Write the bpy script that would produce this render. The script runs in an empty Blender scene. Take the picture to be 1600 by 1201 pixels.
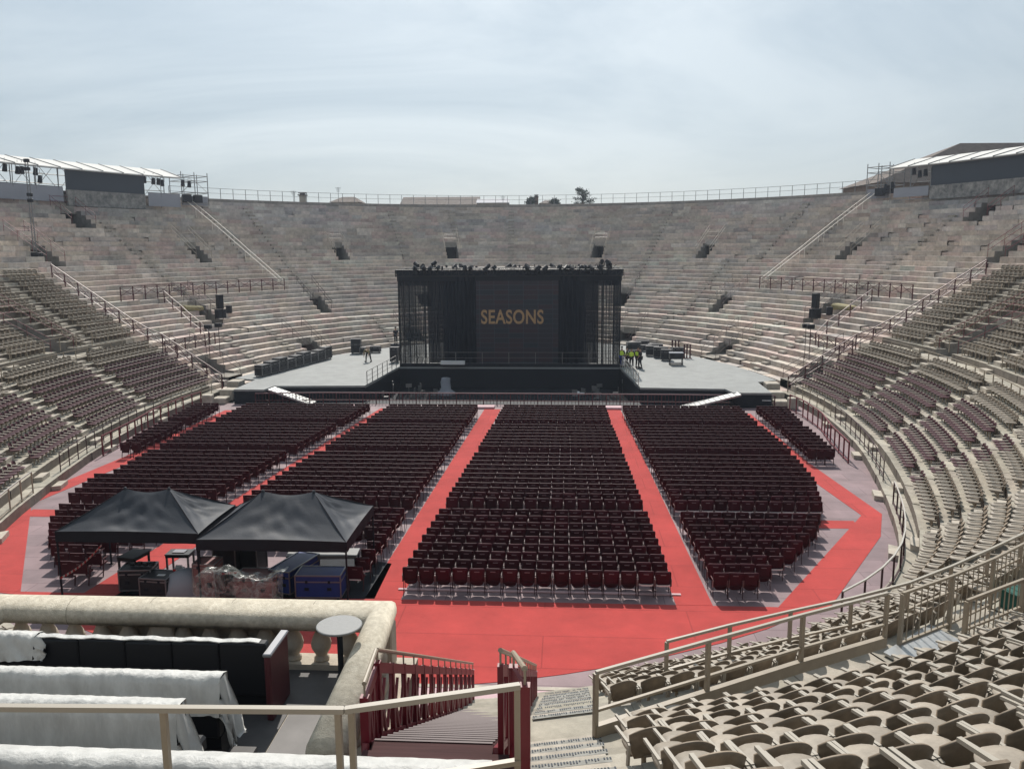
import bpy, math, random
import numpy as np
from mathutils import Vector, Matrix
random.seed(7)
R = math.radians
C = bpy.context.scene.collection
scene = bpy.context.scene

# ------------------------------------------------------------------ camera
CAM = np.array([5.1, -56.6, 11.46]); YAW = R(-3.63); PIT = R(9.30); ROLL = -0.006; FPX = 1306.5
FW = np.array([math.sin(YAW)*math.cos(PIT), math.cos(YAW)*math.cos(PIT), -math.sin(PIT)])
_r = np.array([math.cos(YAW), -math.sin(YAW), 0.0]); _u = np.cross(_r, FW)
RT = _r*math.cos(ROLL) + _u*math.sin(ROLL); UP = _u*math.cos(ROLL) - _r*math.sin(ROLL)
cam_data = bpy.data.cameras.new('camera'); cam = bpy.data.objects.new('camera', cam_data); C.objects.link(cam)
M = Matrix(((RT[0], UP[0], -FW[0], CAM[0]), (RT[1], UP[1], -FW[1], CAM[1]), (RT[2], UP[2], -FW[2], CAM[2]), (0, 0, 0, 1)))
cam.matrix_world = M
cam_data.sensor_width = 36; cam_data.lens = FPX/1600*36; cam_data.clip_start = .1; cam_data.clip_end = 6000
scene.camera = cam

# ------------------------------------------------------------------ sky, sun, exposure
SUN_EL, SUN_AZ = R(46), R(-7)          # azimuth from +Y, negative = to the left
w = bpy.data.worlds.new('World'); scene.world = w; w.use_nodes = True
nt = w.node_tree; nt.nodes.clear()
out = nt.nodes.new('ShaderNodeOutputWorld'); bg = nt.nodes.new('ShaderNodeBackground')
sky = nt.nodes.new('ShaderNodeTexSky'); sky.sky_type = 'NISHITA'; sky.sun_disc = False
sky.sun_elevation = SUN_EL; sky.sun_rotation = SUN_AZ; sky.altitude = 100; sky.air_density = 1.0; sky.dust_density = 2.5; sky.ozone_density = 1.5
tc = nt.nodes.new('ShaderNodeTexCoord')
mp = nt.nodes.new('ShaderNodeMapping'); mp.inputs['Scale'].default_value = (1.0, 1.0, 3.6); mp.inputs['Rotation'].default_value = (R(6), R(-14), 0)
n1 = nt.nodes.new('ShaderNodeTexNoise'); n1.inputs['Scale'].default_value = 1.5; n1.inputs['Detail'].default_value = 10; n1.inputs['Roughness'].default_value = .6; n1.inputs['Distortion'].default_value = .9
cr = nt.nodes.new('ShaderNodeValToRGB'); cr.color_ramp.elements[0].position = .39; cr.color_ramp.elements[1].position = .66
cr.color_ramp.elements[0].color = (.0, .0, .0, 1); cr.color_ramp.elements[1].color = (1, 1, 1, 1)
mixs = nt.nodes.new('ShaderNodeMixRGB'); mixs.inputs[1].default_value = (4.0, 5.05, 5.75, 1); mixs.inputs[2].default_value = (6.3, 7.15, 7.55, 1)      # thin veil: blue-grey gaps and white streaks
# thin high cloud lit by the sun: brighter towards the sun's direction
dt = nt.nodes.new('ShaderNodeVectorMath'); dt.operation = 'DOT_PRODUCT'; dt.inputs[1].default_value = (math.sin(SUN_AZ)*math.cos(SUN_EL), math.cos(SUN_AZ)*math.cos(SUN_EL), math.sin(SUN_EL))
mr = nt.nodes.new('ShaderNodeMapRange'); mr.inputs[1].default_value = .55; mr.inputs[2].default_value = 1.0; mr.inputs[3].default_value = .90; mr.inputs[4].default_value = 1.55
ml = nt.nodes.new('ShaderNodeMixRGB'); ml.blend_type = 'MULTIPLY'; ml.inputs[0].default_value = 1
m3 = nt.nodes.new('ShaderNodeMixRGB'); m3.inputs[0].default_value = .72
nt.links.new(tc.outputs['Generated'], mp.inputs[0]); nt.links.new(mp.outputs[0], n1.inputs['Vector']); nt.links.new(n1.outputs['Fac'], cr.inputs[0])
nt.links.new(cr.outputs[0], mixs.inputs[0]); nt.links.new(tc.outputs['Generated'], dt.inputs[0]); nt.links.new(dt.outputs['Value'], mr.inputs[0])
nt.links.new(mixs.outputs[0], ml.inputs[1]); nt.links.new(mr.outputs[0], ml.inputs[2])
nt.links.new(sky.outputs[0], m3.inputs[1]); nt.links.new(ml.outputs[0], m3.inputs[2]); nt.links.new(m3.outputs[0], bg.inputs[0])
bg.inputs[1].default_value = .092
nt.links.new(bg.outputs[0], out.inputs[0])
sd = bpy.data.lights.new('sun', 'SUN'); sun = bpy.data.objects.new('sun', sd); C.objects.link(sun)
sd.energy = 4.8; sd.angle = R(.6); sd.color = (1, .94, .86)
sdir = Vector((math.sin(SUN_AZ)*math.cos(SUN_EL), math.cos(SUN_AZ)*math.cos(SUN_EL), math.sin(SUN_EL)))
sun.rotation_euler = sdir.to_track_quat('Z', 'Y').to_euler()
scene.view_settings.view_transform = 'Standard'; scene.view_settings.look = 'None'
scene.view_settings.exposure = 0.0; scene.view_settings.gamma = 1

# ------------------------------------------------------------------ arena geometry helpers
A0, B0 = 37.8, 22.2
# rings: (s_inner, tread height)
RS = [.86*k for k in range(8)] + [6.88] + [8.3 + .8*k for k in range(14)] + [19.5 + .78125*k for k in range(16)] + [32.0]
RZ = [.45 + .44*k for k in range(8)] + [3.97] + [4.4 + .43*k for k in range(14)] + [10.45 + .456*k for k in range(16)]
NR = len(RZ)
def ring(s, ph):
    p = np.array([(B0+s)*math.sin(ph), (A0+s)*math.cos(ph)])
    if s < 7:                               # the near corners of the floor are a little fuller than an ellipse
        a = abs((math.degrees(ph)+180) % 360-180)
        e = 1.7*math.exp(-((a-141)/17)**2)*(1-max(s, 0)/7)
        if e > .01:
            n = np.array([math.sin(ph)/(B0+s), math.cos(ph)/(A0+s)]); p = p+n/np.linalg.norm(n)*e
    return p
def tread(s):
    if s < 0: return 0.0
    for k in range(NR-1, -1, -1):
        if s >= RS[k]-1e-6: return RZ[k]
    return 0.0
def inward(s, ph):                      # unit normal towards the arena, and its z rotation for local +Y
    n = np.array([-math.sin(ph)/(B0+s), -math.cos(ph)/(A0+s)]); n /= np.linalg.norm(n)
    return n, math.atan2(-n[0], n[1])
def ray(x, y): return FW*FPX + RT*(x-800) - UP*(y-600.5)
def Pz(x, y, z):
    d = ray(x, y); t = (z-CAM[2])/d[2]; p = CAM+d*t; return (p[0], p[1], z)
def Ps(x, y, s):
    d = ray(x, y); a = A0+s; b = B0+s
    A = d[0]**2/b**2+d[1]**2/a**2; B = 2*(CAM[0]*d[0]/b**2+CAM[1]*d[1]/a**2); c = CAM[0]**2/b**2+CAM[1]**2/a**2-1
    t = (-B+math.sqrt(max(B*B-4*A*c, 1e-9)))/(2*A); p = CAM+t*d; return tuple(p)
def Pd(x, y, dist):
    d = ray(x, y); return tuple(CAM + d*(dist/FPX))
def phis(x, y, s):
    p = Ps(x, y, s); return math.atan2(p[0]/(B0+s), p[1]/(A0+s))
def proj(P):
    d = np.asarray(P, float)-CAM; z = d@FW
    if z < .1: return (-9999, -9999, z)
    return (800+FPX*(d@RT)/z, 600.5-FPX*(d@UP)/z, z)
def phlen(s, ph): return math.hypot((B0+s)*math.cos(ph), (A0+s)*math.sin(ph))

# ------------------------------------------------------------------ materials
def mat(name, col, rough=.7, spec=.3, metal=0, noise=0, nscale=8, bump=0, bscale=40, emit=0, coat=0, sheen=0, var=0, vcol=False, stretch=None, col2=None):
    m = bpy.data.materials.new(name); m.use_nodes = True; t = m.node_tree; b = t.nodes['Principled BSDF']
    b.inputs['Roughness'].default_value = rough; b.inputs['Specular IOR Level'].default_value = spec; b.inputs['Metallic'].default_value = metal
    b.inputs['Coat Weight'].default_value = coat; b.inputs['Sheen Weight'].default_value = sheen
    c4 = (*col, 1); b.inputs['Base Color'].default_value = c4
    src = None
    if vcol:
        a = t.nodes.new('ShaderNodeAttribute'); a.attribute_name = 'Col'; src = a.outputs['Color']
    tcn = t.nodes.new('ShaderNodeTexCoord'); vec = tcn.outputs['Object']
    if stretch:
        mpn = t.nodes.new('ShaderNodeMapping'); mpn.inputs['Scale'].default_value = stretch; t.links.new(vec, mpn.inputs[0]); vec = mpn.outputs[0]
    if noise:
        n = t.nodes.new('ShaderNodeTexNoise'); n.inputs['Scale'].default_value = nscale; n.inputs['Detail'].default_value = 8; n.inputs['Roughness'].default_value = .65
        t.links.new(vec, n.inputs['Vector'])
        r = t.nodes.new('ShaderNodeValToRGB'); r.color_ramp.elements[0].position = .3; r.color_ramp.elements[1].position = .7
        if col2 is not None:
            r.color_ramp.elements[0].color = c4; r.color_ramp.elements[1].color = (*col2, 1)
            t.links.new(n.outputs['Fac'], r.inputs[0]); t.links.new(r.outputs[0], b.inputs['Base Color'])
        else:
            lo = 1-noise; r.color_ramp.elements[0].color = (lo, lo, lo, 1); r.color_ramp.elements[1].color = (1+noise*.3,)*3+(1,)
            t.links.new(n.outputs['Fac'], r.inputs[0])
            mx = t.nodes.new('ShaderNodeMixRGB'); mx.blend_type = 'MULTIPLY'; mx.inputs[0].default_value = 1
            if src: t.links.new(src, mx.inputs[1])
            else: mx.inputs[1].default_value = c4
            t.links.new(r.outputs[0], mx.inputs[2]); t.links.new(mx.outputs[0], b.inputs['Base Color'])
    elif src: t.links.new(src, b.inputs['Base Color'])
    if var:                                  # each copy a slightly different shade, as real wear gives
        bc = b.inputs['Base Color']; oi = t.nodes.new('ShaderNodeObjectInfo'); mr = t.nodes.new('ShaderNodeMapRange'); mr.inputs[3].default_value = 1-var; mr.inputs[4].default_value = 1+var
        t.links.new(oi.outputs['Random'], mr.inputs[0]); mv = t.nodes.new('ShaderNodeMixRGB'); mv.blend_type = 'MULTIPLY'; mv.inputs[0].default_value = 1
        if bc.is_linked: t.links.new(bc.links[0].from_socket, mv.inputs[1])
        else: mv.inputs[1].default_value = c4
        t.links.new(mr.outputs[0], mv.inputs[2]); t.links.new(mv.outputs[0], bc)
    if bump:
        n = t.nodes.new('ShaderNodeTexNoise'); n.inputs['Scale'].default_value = bscale; n.inputs['Detail'].default_value = 6
        t.links.new(vec, n.inputs['Vector'])
        bp = t.nodes.new('ShaderNodeBump'); bp.inputs['Strength'].default_value = bump; bp.inputs['Distance'].default_value = .02
        t.links.new(n.outputs['Fac'], bp.inputs['Height']); t.links.new(bp.outputs[0], b.inputs['Normal'])
    if emit: b.inputs['Emission Color'].default_value = c4; b.inputs['Emission Strength'].default_value = emit
    return m
def net_mat(name, col, op, wave=0):
    m = bpy.data.materials.new(name); m.use_nodes = True; t = m.node_tree; t.nodes.clear()
    o = t.nodes.new('ShaderNodeOutputMaterial'); mx = t.nodes.new('ShaderNodeMixShader'); tr = t.nodes.new('ShaderNodeBsdfTransparent'); d = t.nodes.new('ShaderNodeBsdfDiffuse')
    d.inputs[0].default_value = (*col, 1); mx.inputs[0].default_value = op
    if wave:
        tcn = t.nodes.new('ShaderNodeTexCoord'); mpn = t.nodes.new('ShaderNodeMapping'); mpn.inputs['Scale'].default_value = (wave, .1, .08)
        n = t.nodes.new('ShaderNodeTexNoise'); n.inputs['Scale'].default_value = 3; n.inputs['Detail'].default_value = 4
        r = t.nodes.new('ShaderNodeMapRange'); r.inputs[1].default_value = .35; r.inputs[2].default_value = .65; r.inputs[3].default_value = op-.2; r.inputs[4].default_value = min(.98, op+.2)
        t.links.new(tcn.outputs['Object'], mpn.inputs[0]); t.links.new(mpn.outputs[0], n.inputs['Vector']); t.links.new(n.outputs['Fac'], r.inputs[0]); t.links.new(r.outputs[0], mx.inputs[0])
    t.links.new(tr.outputs[0], mx.inputs[1]); t.links.new(d.outputs[0], mx.inputs[2]); t.links.new(mx.outputs[0], o.inputs[0]); return m
MT = {
 'tier': mat('ancient_stone', (.4, .35, .3), .85, .2, vcol=True, noise=.30, nscale=2.2, bump=.5, bscale=9),
 'ground': mat('ground_earth', (.18, .17, .15), .9, noise=.3, nscale=.2),
 'carpet': mat('red_carpet', (.50, .058, .052), .95, .1, noise=.10, nscale=1.3, bump=.3, bscale=300, sheen=.15),
 'deck': mat('stage_deck', (.30, .31, .305), .7, .2, noise=.14, nscale=.5),
 'black': mat('black_paint', (.010, .014, .021), .7, .3),
 'pit': mat('pit_floor', (.025, .028, .035), .8, .2, noise=.4, nscale=2),
 'chair': mat('burgundy_plastic', (.050, .0026, .0085), .55, .22, noise=.3, nscale=4, var=.35),
 'chair2': mat('burgundy_upholstery', (.040, .004, .010), .75, .2, var=.3),
 'strip': mat('pale_label_strip', (.22, .13, .14), .5),
 'leg': mat('dark_chair_metal', (.045, .014, .018), .5, .3),
 'armglint': mat('glint_armrest', (.13, .08, .08), .35, .5),  # tone lifted to paint in the glints along the armrests
 'highlight_lip': mat('painted_seat_highlight', (.75, .70, .68), .5),  # white colour paints the highlight seen under the chair backs
 'bseat': mat('beige_plastic', (.34, .295, .24), .55, .3, noise=.25, nscale=9, var=.16, bump=.08, bscale=60),
 'bback': mat('beige_plastic_back', (.28, .222, .163), .55, .3, noise=.35, nscale=6, var=.25),
 'barm': mat('beige_armrest', (.38, .345, .29), .5, .35),
 'rseat': mat('burgundy_seat_plastic', (.085, .028, .036), .5, .35, noise=.15, nscale=5),
 'burg': mat('burgundy_steel', (.17, .012, .024), .42, .5, noise=.18, nscale=3),
 'burgd': mat('dull_burgundy_steel', (.09, .022, .028), .5, .4, noise=.2, nscale=3),
 'tread': mat('burgundy_planks', (.075, .036, .036), .8, .12, noise=.4, nscale=2, stretch=(.4, 9, 1)),
 'steel': mat('beige_steel', (.34, .285, .215), .42, .5, noise=.18, nscale=3),
 'lsteel': mat('light_steel', (.5, .47, .42), .4, .5, noise=.1),
 'galv': mat('galvanised_steel', (.42, .43, .43), .35, .6, metal=.5, noise=.2, nscale=9),
 'creme': mat('cream_steps', (.54, .485, .41), .8, .2, noise=.25, nscale=3, bump=.2),
 'pinkst': mat('pink_platform', (.60, .42, .44), .8, .2, noise=.18, nscale=1.5),
 'bal': mat('balustrade_stone', (.50, .445, .35), .88, .15, noise=.34, nscale=12, bump=.5, bscale=55, col2=(.74, .68, .56)),
 'balp': mat('baluster_stone', (.50, .44, .36), .85, .2, noise=.22, nscale=6, bump=.4, bscale=30),
 'boxfloor': mat('dark_floor_panels', (.10, .095, .095), .6, .35, noise=.35, nscale=1.6),
 'boxfl2': mat('grey_floor_panels', (.17, .16, .155), .6, .35, noise=.3, nscale=1.6),
 'sofa': mat('black_leatherette', (.008, .009, .012), .55, .3),
 'plastic': mat('white_sheet', (.54, .54, .52), .5, .3, noise=.22, nscale=2.5, bump=1.0, bscale=5, stretch=(2.6, 2.6, .8)),
 'tent': mat('tent_fabric', (.048, .054, .066), .62, .25, noise=.15, nscale=1.2, bump=.25, bscale=9),
 'tentd': mat('tent_valance', (.012, .012, .018), .7, .2),
 'grey': mat('grey_tabletop', (.22, .225, .225), .5, .3, noise=.1, nscale=20),
 'case': mat('black_case', (.018, .02, .026), .45, .4, noise=.3, nscale=5),
 'caseb': mat('blue_case', (.012, .042, .22), .45, .45, noise=.2, nscale=6),
 'casep': mat('dull_pink_case', (.25, .12, .12), .6, .3, noise=.2),
 'caset': mat('case_trim', (.25, .25, .26), .35, .5, metal=.6),
 'nosing': mat('dull_nosing_metal', (.34, .335, .31), .8, .15, noise=.3, nscale=6),
 'rail': mat('weathered_rail', (.66, .62, .55), .6, .3),
 'joint': mat('mortar_joint', (.20, .17, .13), .9, .1),
 'drape': mat('dark_drape', (.015, .02, .028), .85, .1, noise=.4, nscale=.8),
 'white': mat('white_paint', (.8, .8, .79), .5),
 'film': None,
 'canopy': mat('white_canopy', (.66, .65, .62), .8, .15),
 'dpanel': mat('slate_panel', (.055, .065, .08), .7, .25),
 'banner': mat('grey_banner', (.32, .33, .37), .7, .2, noise=.08, nscale=.4),
 'printed': mat('printed_stone_panel', (.09, .095, .10), .8, .2, noise=.5, nscale=1.7, col2=(.40, .38, .35)),
 'scaf': mat('scaffold_tube', (.22, .22, .22), .4, .5, metal=.5),
 'lamp': mat('spotlight_body', (.015, .016, .02), .5),
 'roof': mat('terracotta_roof', (.155, .125, .108), .9, noise=.35, nscale=1.5),
 'house': mat('plaster_wall', (.42, .37, .31), .9, noise=.2, nscale=1),
 'brick': mat('brown_brick', (.22, .15, .11), .9, noise=.3, nscale=2),
 'leaf': mat('foliage', (.035, .055, .03), .8, noise=.5, nscale=2),
 'bark': mat('bark', (.10, .075, .05), .9),
 'hivis': mat('high_visibility_fabric', (.70, .92, .10), .8),
 'skin': mat('skin', (.45, .27, .19), .6),
 'hair': mat('dark_hair', (.02, .015, .01), .8),
 'dark': mat('dark_cloth', (.02, .02, .025), .8),
 'blue': mat('blue_cloth', (.03, .05, .22), .8),
 'letter': mat('amber_letters', (.42, .28, .15), .8, .1, noise=.4, nscale=6, emit=.07),
 'tape': mat('barrier_tape', (.6, .55, .5), .6),
 'tapr': mat('red_tape', (.45, .03, .03), .6),
 'green': mat('green_crate', (.015, .09, .07), .7),
 'yel': mat('yellow_cover', (.36, .31, .16), .7, noise=.3),
 'net': net_mat('stage_gauze', (.035, .042, .05), .38, 6),
 'netd': net_mat('dark_gauze', (.018, .022, .03), .93, 5),
}
def film_mat():
    m = bpy.data.materials.new('clear_film'); m.use_nodes = True; t = m.node_tree; t.nodes.clear()
    o = t.nodes.new('ShaderNodeOutputMaterial'); mx = t.nodes.new('ShaderNodeMixShader'); tr = t.nodes.new('ShaderNodeBsdfTransparent'); g = t.nodes.new('ShaderNodeBsdfPrincipled')
    g.inputs['Base Color'].default_value = (.45, .47, .45, 1); g.inputs['Roughness'].default_value = .18; g.inputs['Specular IOR Level'].default_value = .8
    tcn = t.nodes.new('ShaderNodeTexCoord'); n = t.nodes.new('ShaderNodeTexNoise'); n.inputs['Scale'].default_value = 3.5; n.inputs['Detail'].default_value = 6; n.inputs['Distortion'].default_value = 2
    r = t.nodes.new('ShaderNodeMapRange'); r.inputs[1].default_value = .4; r.inputs[2].default_value = .68; r.inputs[3].default_value = .08; r.inputs[4].default_value = .5
    bp = t.nodes.new('ShaderNodeBump'); bp.inputs['Strength'].default_value = 1; bp.inputs['Distance'].default_value = .03
    t.links.new(tcn.outputs['Object'], n.inputs['Vector']); t.links.new(n.outputs['Fac'], r.inputs[0]); t.links.new(r.outputs[0], mx.inputs[0]); t.links.new(n.outputs['Fac'], bp.inputs['Height']); t.links.new(bp.outputs[0], g.inputs['Normal'])
    t.links.new(tr.outputs[0], mx.inputs[1]); t.links.new(g.outputs[0], mx.inputs[2]); t.links.new(mx.outputs[0], o.inputs[0]); return m
MT['film'] = film_mat()
def floor_mat():
    m = mat('pink_plank_floor', (.34, .245, .265), .7, .3); t = m.node_tree; b = t.nodes['Principled BSDF']
    tcn = t.nodes.new('ShaderNodeTexCoord'); br = t.nodes.new('ShaderNodeTexBrick')
    br.inputs['Scale'].default_value = 1; br.inputs['Brick Width'].default_value = 2.4; br.inputs['Row Height'].default_value = 1.2; br.inputs['Mortar Size'].default_value = .012
    br.inputs['Color1'].default_value = (.27, .19, .20, 1); br.inputs['Color2'].default_value = (.22, .16, .17, 1); br.inputs['Mortar'].default_value = (.14, .09, .10, 1)
    n = t.nodes.new('ShaderNodeTexNoise'); n.inputs['Scale'].default_value = .8; n.inputs['Detail'].default_value = 9
    r = t.nodes.new('ShaderNodeMapRange'); r.inputs[1].default_value = .3; r.inputs[2].default_value = .7; r.inputs[3].default_value = .75; r.inputs[4].default_value = 1.15
    mx = t.nodes.new('ShaderNodeMixRGB'); mx.blend_type = 'MULTIPLY'; mx.inputs[0].default_value = 1
    t.links.new(tcn.outputs['Object'], br.inputs['Vector']); t.links.new(tcn.outputs['Object'], n.inputs['Vector']); t.links.new(n.outputs['Fac'], r.inputs[0])
    t.links.new(br.outputs['Color'], mx.inputs[1]); t.links.new(r.outputs[0], mx.inputs[2]); t.links.new(mx.outputs[0], b.inputs['Base Color']); return m
MT['floor'] = floor_mat()
def carpet_mat():
    m = MT['carpet']; t = m.node_tree; b = t.nodes['Principled BSDF']; src_ = b.inputs['Base Color'].links[0].from_socket
    tcn = t.nodes.new('ShaderNodeTexCoord'); br = t.nodes.new('ShaderNodeTexBrick'); br.inputs['Scale'].default_value = 1; br.inputs['Brick Width'].default_value = 9; br.inputs['Row Height'].default_value = 1.95; br.inputs['Mortar Size'].default_value = .02
    br.inputs['Color1'].default_value = (1, 1, 1, 1); br.inputs['Color2'].default_value = (.93, .93, .93, 1); br.inputs['Mortar'].default_value = (.72, .7, .7, 1)
    n = t.nodes.new('ShaderNodeTexNoise'); n.inputs['Scale'].default_value = .45; n.inputs['Detail'].default_value = 10; n.inputs['Roughness'].default_value = .7
    cr_ = t.nodes.new('ShaderNodeValToRGB'); cr_.color_ramp.elements[0].position = .36; cr_.color_ramp.elements[1].position = .66; cr_.color_ramp.elements[0].color = (.82, .86, .86, 1); cr_.color_ramp.elements[1].color = (1.06, 1.1, 1.1, 1)
    m1 = t.nodes.new('ShaderNodeMixRGB'); m1.blend_type = 'MULTIPLY'; m1.inputs[0].default_value = 1; m2 = t.nodes.new('ShaderNodeMixRGB'); m2.blend_type = 'MULTIPLY'; m2.inputs[0].default_value = 1
    t.links.new(tcn.outputs['Object'], br.inputs['Vector']); t.links.new(tcn.outputs['Object'], n.inputs['Vector']); t.links.new(n.outputs['Fac'], cr_.inputs[0])
    t.links.new(src_, m1.inputs[1]); t.links.new(br.outputs['Color'], m1.inputs[2]); t.links.new(m1.outputs[0], m2.inputs[1]); t.links.new(cr_.outputs[0], m2.inputs[2]); t.links.new(m2.outputs[0], b.inputs['Base Color'])
carpet_mat()
def stain(m, sc, lo, hi):
    t = m.node_tree; b = t.nodes['Principled BSDF']; src_ = b.inputs['Base Color'].links[0].from_socket
    tcn = t.nodes.new('ShaderNodeTexCoord'); n = t.nodes.new('ShaderNodeTexNoise'); n.inputs['Scale'].default_value = sc; n.inputs['Detail'].default_value = 12; n.inputs['Roughness'].default_value = .75
    r = t.nodes.new('ShaderNodeMapRange'); r.inputs[1].default_value = .35; r.inputs[2].default_value = .62; r.inputs[3].default_value = lo; r.inputs[4].default_value = hi
    mx = t.nodes.new('ShaderNodeMixRGB'); mx.blend_type = 'MULTIPLY'; mx.inputs[0].default_value = 1
    t.links.new(tcn.outputs['Object'], n.inputs['Vector']); t.links.new(n.outputs['Fac'], r.inputs[0]); t.links.new(src_, mx.inputs[1]); t.links.new(r.outputs[0], mx.inputs[2]); t.links.new(mx.outputs[0], b.inputs['Base Color'])
stain(MT['deck'], .9, .86, 1.06); stain(MT['bseat'], 6, .86, 1.05); stain(MT['tier'], .45, .80, 1.08); stain(MT['creme'], 1.2, .72, 1.05); stain(MT['bal'], 2.0, .78, 1.05)


# ------------------------------------------------------------------ mesh builder
class MB:
    def __init__(s): s.v = []; s.f = []; s.c = []; s.smooth = False
    def add(s, vs, fs, col=None):
        o = len(s.v); s.v += [tuple(map(float, v)) for v in vs]; s.f += [tuple(i+o for i in f) for f in fs]; s.c += [col]*len(fs); return s
    def quad(s, a, b, c, d, col=None): return s.add([a, b, c, d], [(0, 1, 2, 3)], col)
    def box(s, x0, x1, y0, y1, z0, z1, rz=0, at=(0, 0, 0), col=None, bev=0):
        if bev:
            e = bev; vs = []
            prof = [(x0+e, y0), (x1-e, y0), (x1, y0+e), (x1, y1-e), (x1-e, y1), (x0+e, y1), (x0, y1-e), (x0, y0+e)]
            inn = [(x0+e, y0+e), (x1-e, y0+e), (x1-e, y0+e), (x1-e, y1-e), (x1-e, y1-e), (x0+e, y1-e), (x0+e, y1-e), (x0+e, y0+e)]
            rows = [(inn, z0), (prof, z0+e), (prof, z1-e), (inn, z1)]
            for pr, z in rows: vs += [(x, y, z) for x, y in pr]
            fs = []
            for r in range(3):
                for i in range(8): j = (i+1) % 8; fs.append((r*8+i, r*8+j, r*8+8+j, r*8+8+i))
            fs.append(tuple(range(7, -1, -1))); fs.append(tuple(range(24, 32)))
        else:
            vs = [(x, y, z) for z in (z0, z1) for x, y in ((x0, y0), (x1, y0), (x1, y1), (x0, y1))]
            fs = [(3, 2, 1, 0), (4, 5, 6, 7), (0, 1, 5, 4), (1, 2, 6, 5), (2, 3, 7, 6), (3, 0, 4, 7)]
        c_, s_ = math.cos(rz), math.sin(rz)
        vs = [(at[0]+x*c_-y*s_, at[1]+x*s_+y*c_, at[2]+z) for x, y, z in vs]
        return s.add(vs, fs, col)
    def tube(s, p, q, r, n=6, r2=None, col=None):
        p = Vector(p); q = Vector(q); d = q-p
        if d.length < 1e-6: return s
        r2 = r if r2 is None else r2
        u = d.orthogonal().normalized(); w_ = d.normalized().cross(u)
        vs = []
        for c, rr in ((p, r), (q, r2)):
            for i in range(n):
                a = 2*math.pi*(i+.5)/n; vs.append(c+u*math.cos(a)*rr+w_*math.sin(a)*rr)
        fs = [(i, (i+1) % n, n+(i+1) % n, n+i) for i in range(n)] + [tuple(range(n-1, -1, -1)), tuple(range(n, 2*n))]
        return s.add(vs, fs, col)
    def bar(s, p, q, w, h, col=None):     # rectangular bar, h along z (or up-ish)
        p = Vector(p); q = Vector(q); d = (q-p).normalized()
        z = Vector((0, 0, 1)); side = d.cross(z)
        if side.length < .05: side = Vector((1, 0, 0))
        side.normalize(); up = side.cross(d).normalized(); vs = []
        for c in (p, q):
            for a, b in ((-1, -1), (1, -1), (1, 1), (-1, 1)): vs.append(c+side*a*w/2+up*b*h/2)
        return s.add(vs, [(0, 3, 2, 1), (4, 5, 6, 7), (0, 1, 5, 4), (1, 2, 6, 5), (2, 3, 7, 6), (3, 0, 4, 7)], col)
    def path(s, pts, r, n=6):
        for a, b in zip(pts[:-1], pts[1:]): s.tube(a, b, r, n)
        return s
    def lathe(s, prof, n=16, at=(0, 0, 0)):
        vs = []; fs = []
        for r, z in prof:
            for i in range(n): a = 2*math.pi*i/n; vs.append((at[0]+r*math.cos(a), at[1]+r*math.sin(a), at[2]+z))
        for k in range(len(prof)-1):
            for i in range(n): j = (i+1) % n; fs.append((k*n+i, k*n+j, k*n+n+j, k*n+n+i))
        fs.append(tuple(range(n-1, -1, -1))); fs.append(tuple(range((len(prof)-1)*n, len(prof)*n)))
        return s.add(vs, fs)
    def prism(s, poly, z0, z1):
        n = len(poly); vs = [(x, y, z0) for x, y in poly]+[(x, y, z1) for x, y in poly]
        return s.add(vs, [tuple(range(n-1, -1, -1)), tuple(range(n, 2*n))]+[(i, (i+1) % n, n+(i+1) % n, n+i) for i in range(n)])
    def sweep(s, prof, pts, closed=False):  # profile (offset, z) swept along plan points (x,y,z); offset is to the left of travel
        n = len(prof); vs = []; m = len(pts)
        for i in range(m):
            a = Vector(pts[max(i-1, 0)]); b = Vector(pts[min(i+1, m-1)])
            if closed: a = Vector(pts[(i-1) % m]); b = Vector(pts[(i+1) % m])
            p = Vector(pts[i]); d1 = (p-a); d2 = (b-p); d = (b-a); d.z = 0; d.normalize(); nrm = Vector((-d.y, d.x, 0))
            k = 1
            if d1.length > 1e-6 and d2.length > 1e-6:
                d1.z = d2.z = 0; c = max(-.5, min(1, d1.normalized().dot(d2.normalized()))); k = 1/max(.5, math.sqrt((1+c)/2))
            for o, z in prof: vs.append((p.x+nrm.x*o*k, p.y+nrm.y*o*k, p.z+z))
        fs = []; seg = m if closed else m-1
        for i in range(seg):
            for j in range(n):
                a = i*n+j; b = i*n+(j+1) % n; c = ((i+1) % m)*n+(j+1) % n; d = ((i+1) % m)*n+j; fs.append((a, d, c, b))
        if not closed: fs += [tuple(range(n)), tuple(range((m-1)*n+n-1, (m-1)*n-1, -1))]
        return s.add(vs, fs)
    def mesh(s, name):
        me = bpy.data.meshes.new(name); me.from_pydata(s.v, [], s.f)
        if any(c is not None for c in s.c):
            at = me.color_attributes.new('Col', 'FLOAT_COLOR', 'CORNER'); arr = []
            for f, c in zip(s.f, s.c):
                c = c or (.4, .35, .3); arr += [c[0], c[1], c[2], 1.0]*len(f)
            at.data.foreach_set('color', arr)
        me.update()
        if s.smooth: me.polygons.foreach_set('use_smooth', [True]*len(me.polygons))
        return me
    def build(s, name, m, parent=None, loc=None, rz=0):
        return mobj(name, s.mesh(name), m, parent, loc, rz)
def mobj(name, me, m, parent=None, loc=None, rz=0):
    if isinstance(m, str): m = MT[m]
    if m and not me.materials: me.materials.append(m)
    o = bpy.data.objects.new(name, me); C.objects.link(o)
    if parent: o.parent = parent
    if loc is not None: o.location = loc
    if rz: o.rotation_euler = (0, 0, rz)
    return o
def tag(o, label=None, cat=None, group=None, kind=None):
    if label: o['label'] = label
    if cat: o['category'] = cat
    if group: o['group'] = group
    if kind: o['kind'] = kind
    return o
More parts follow.
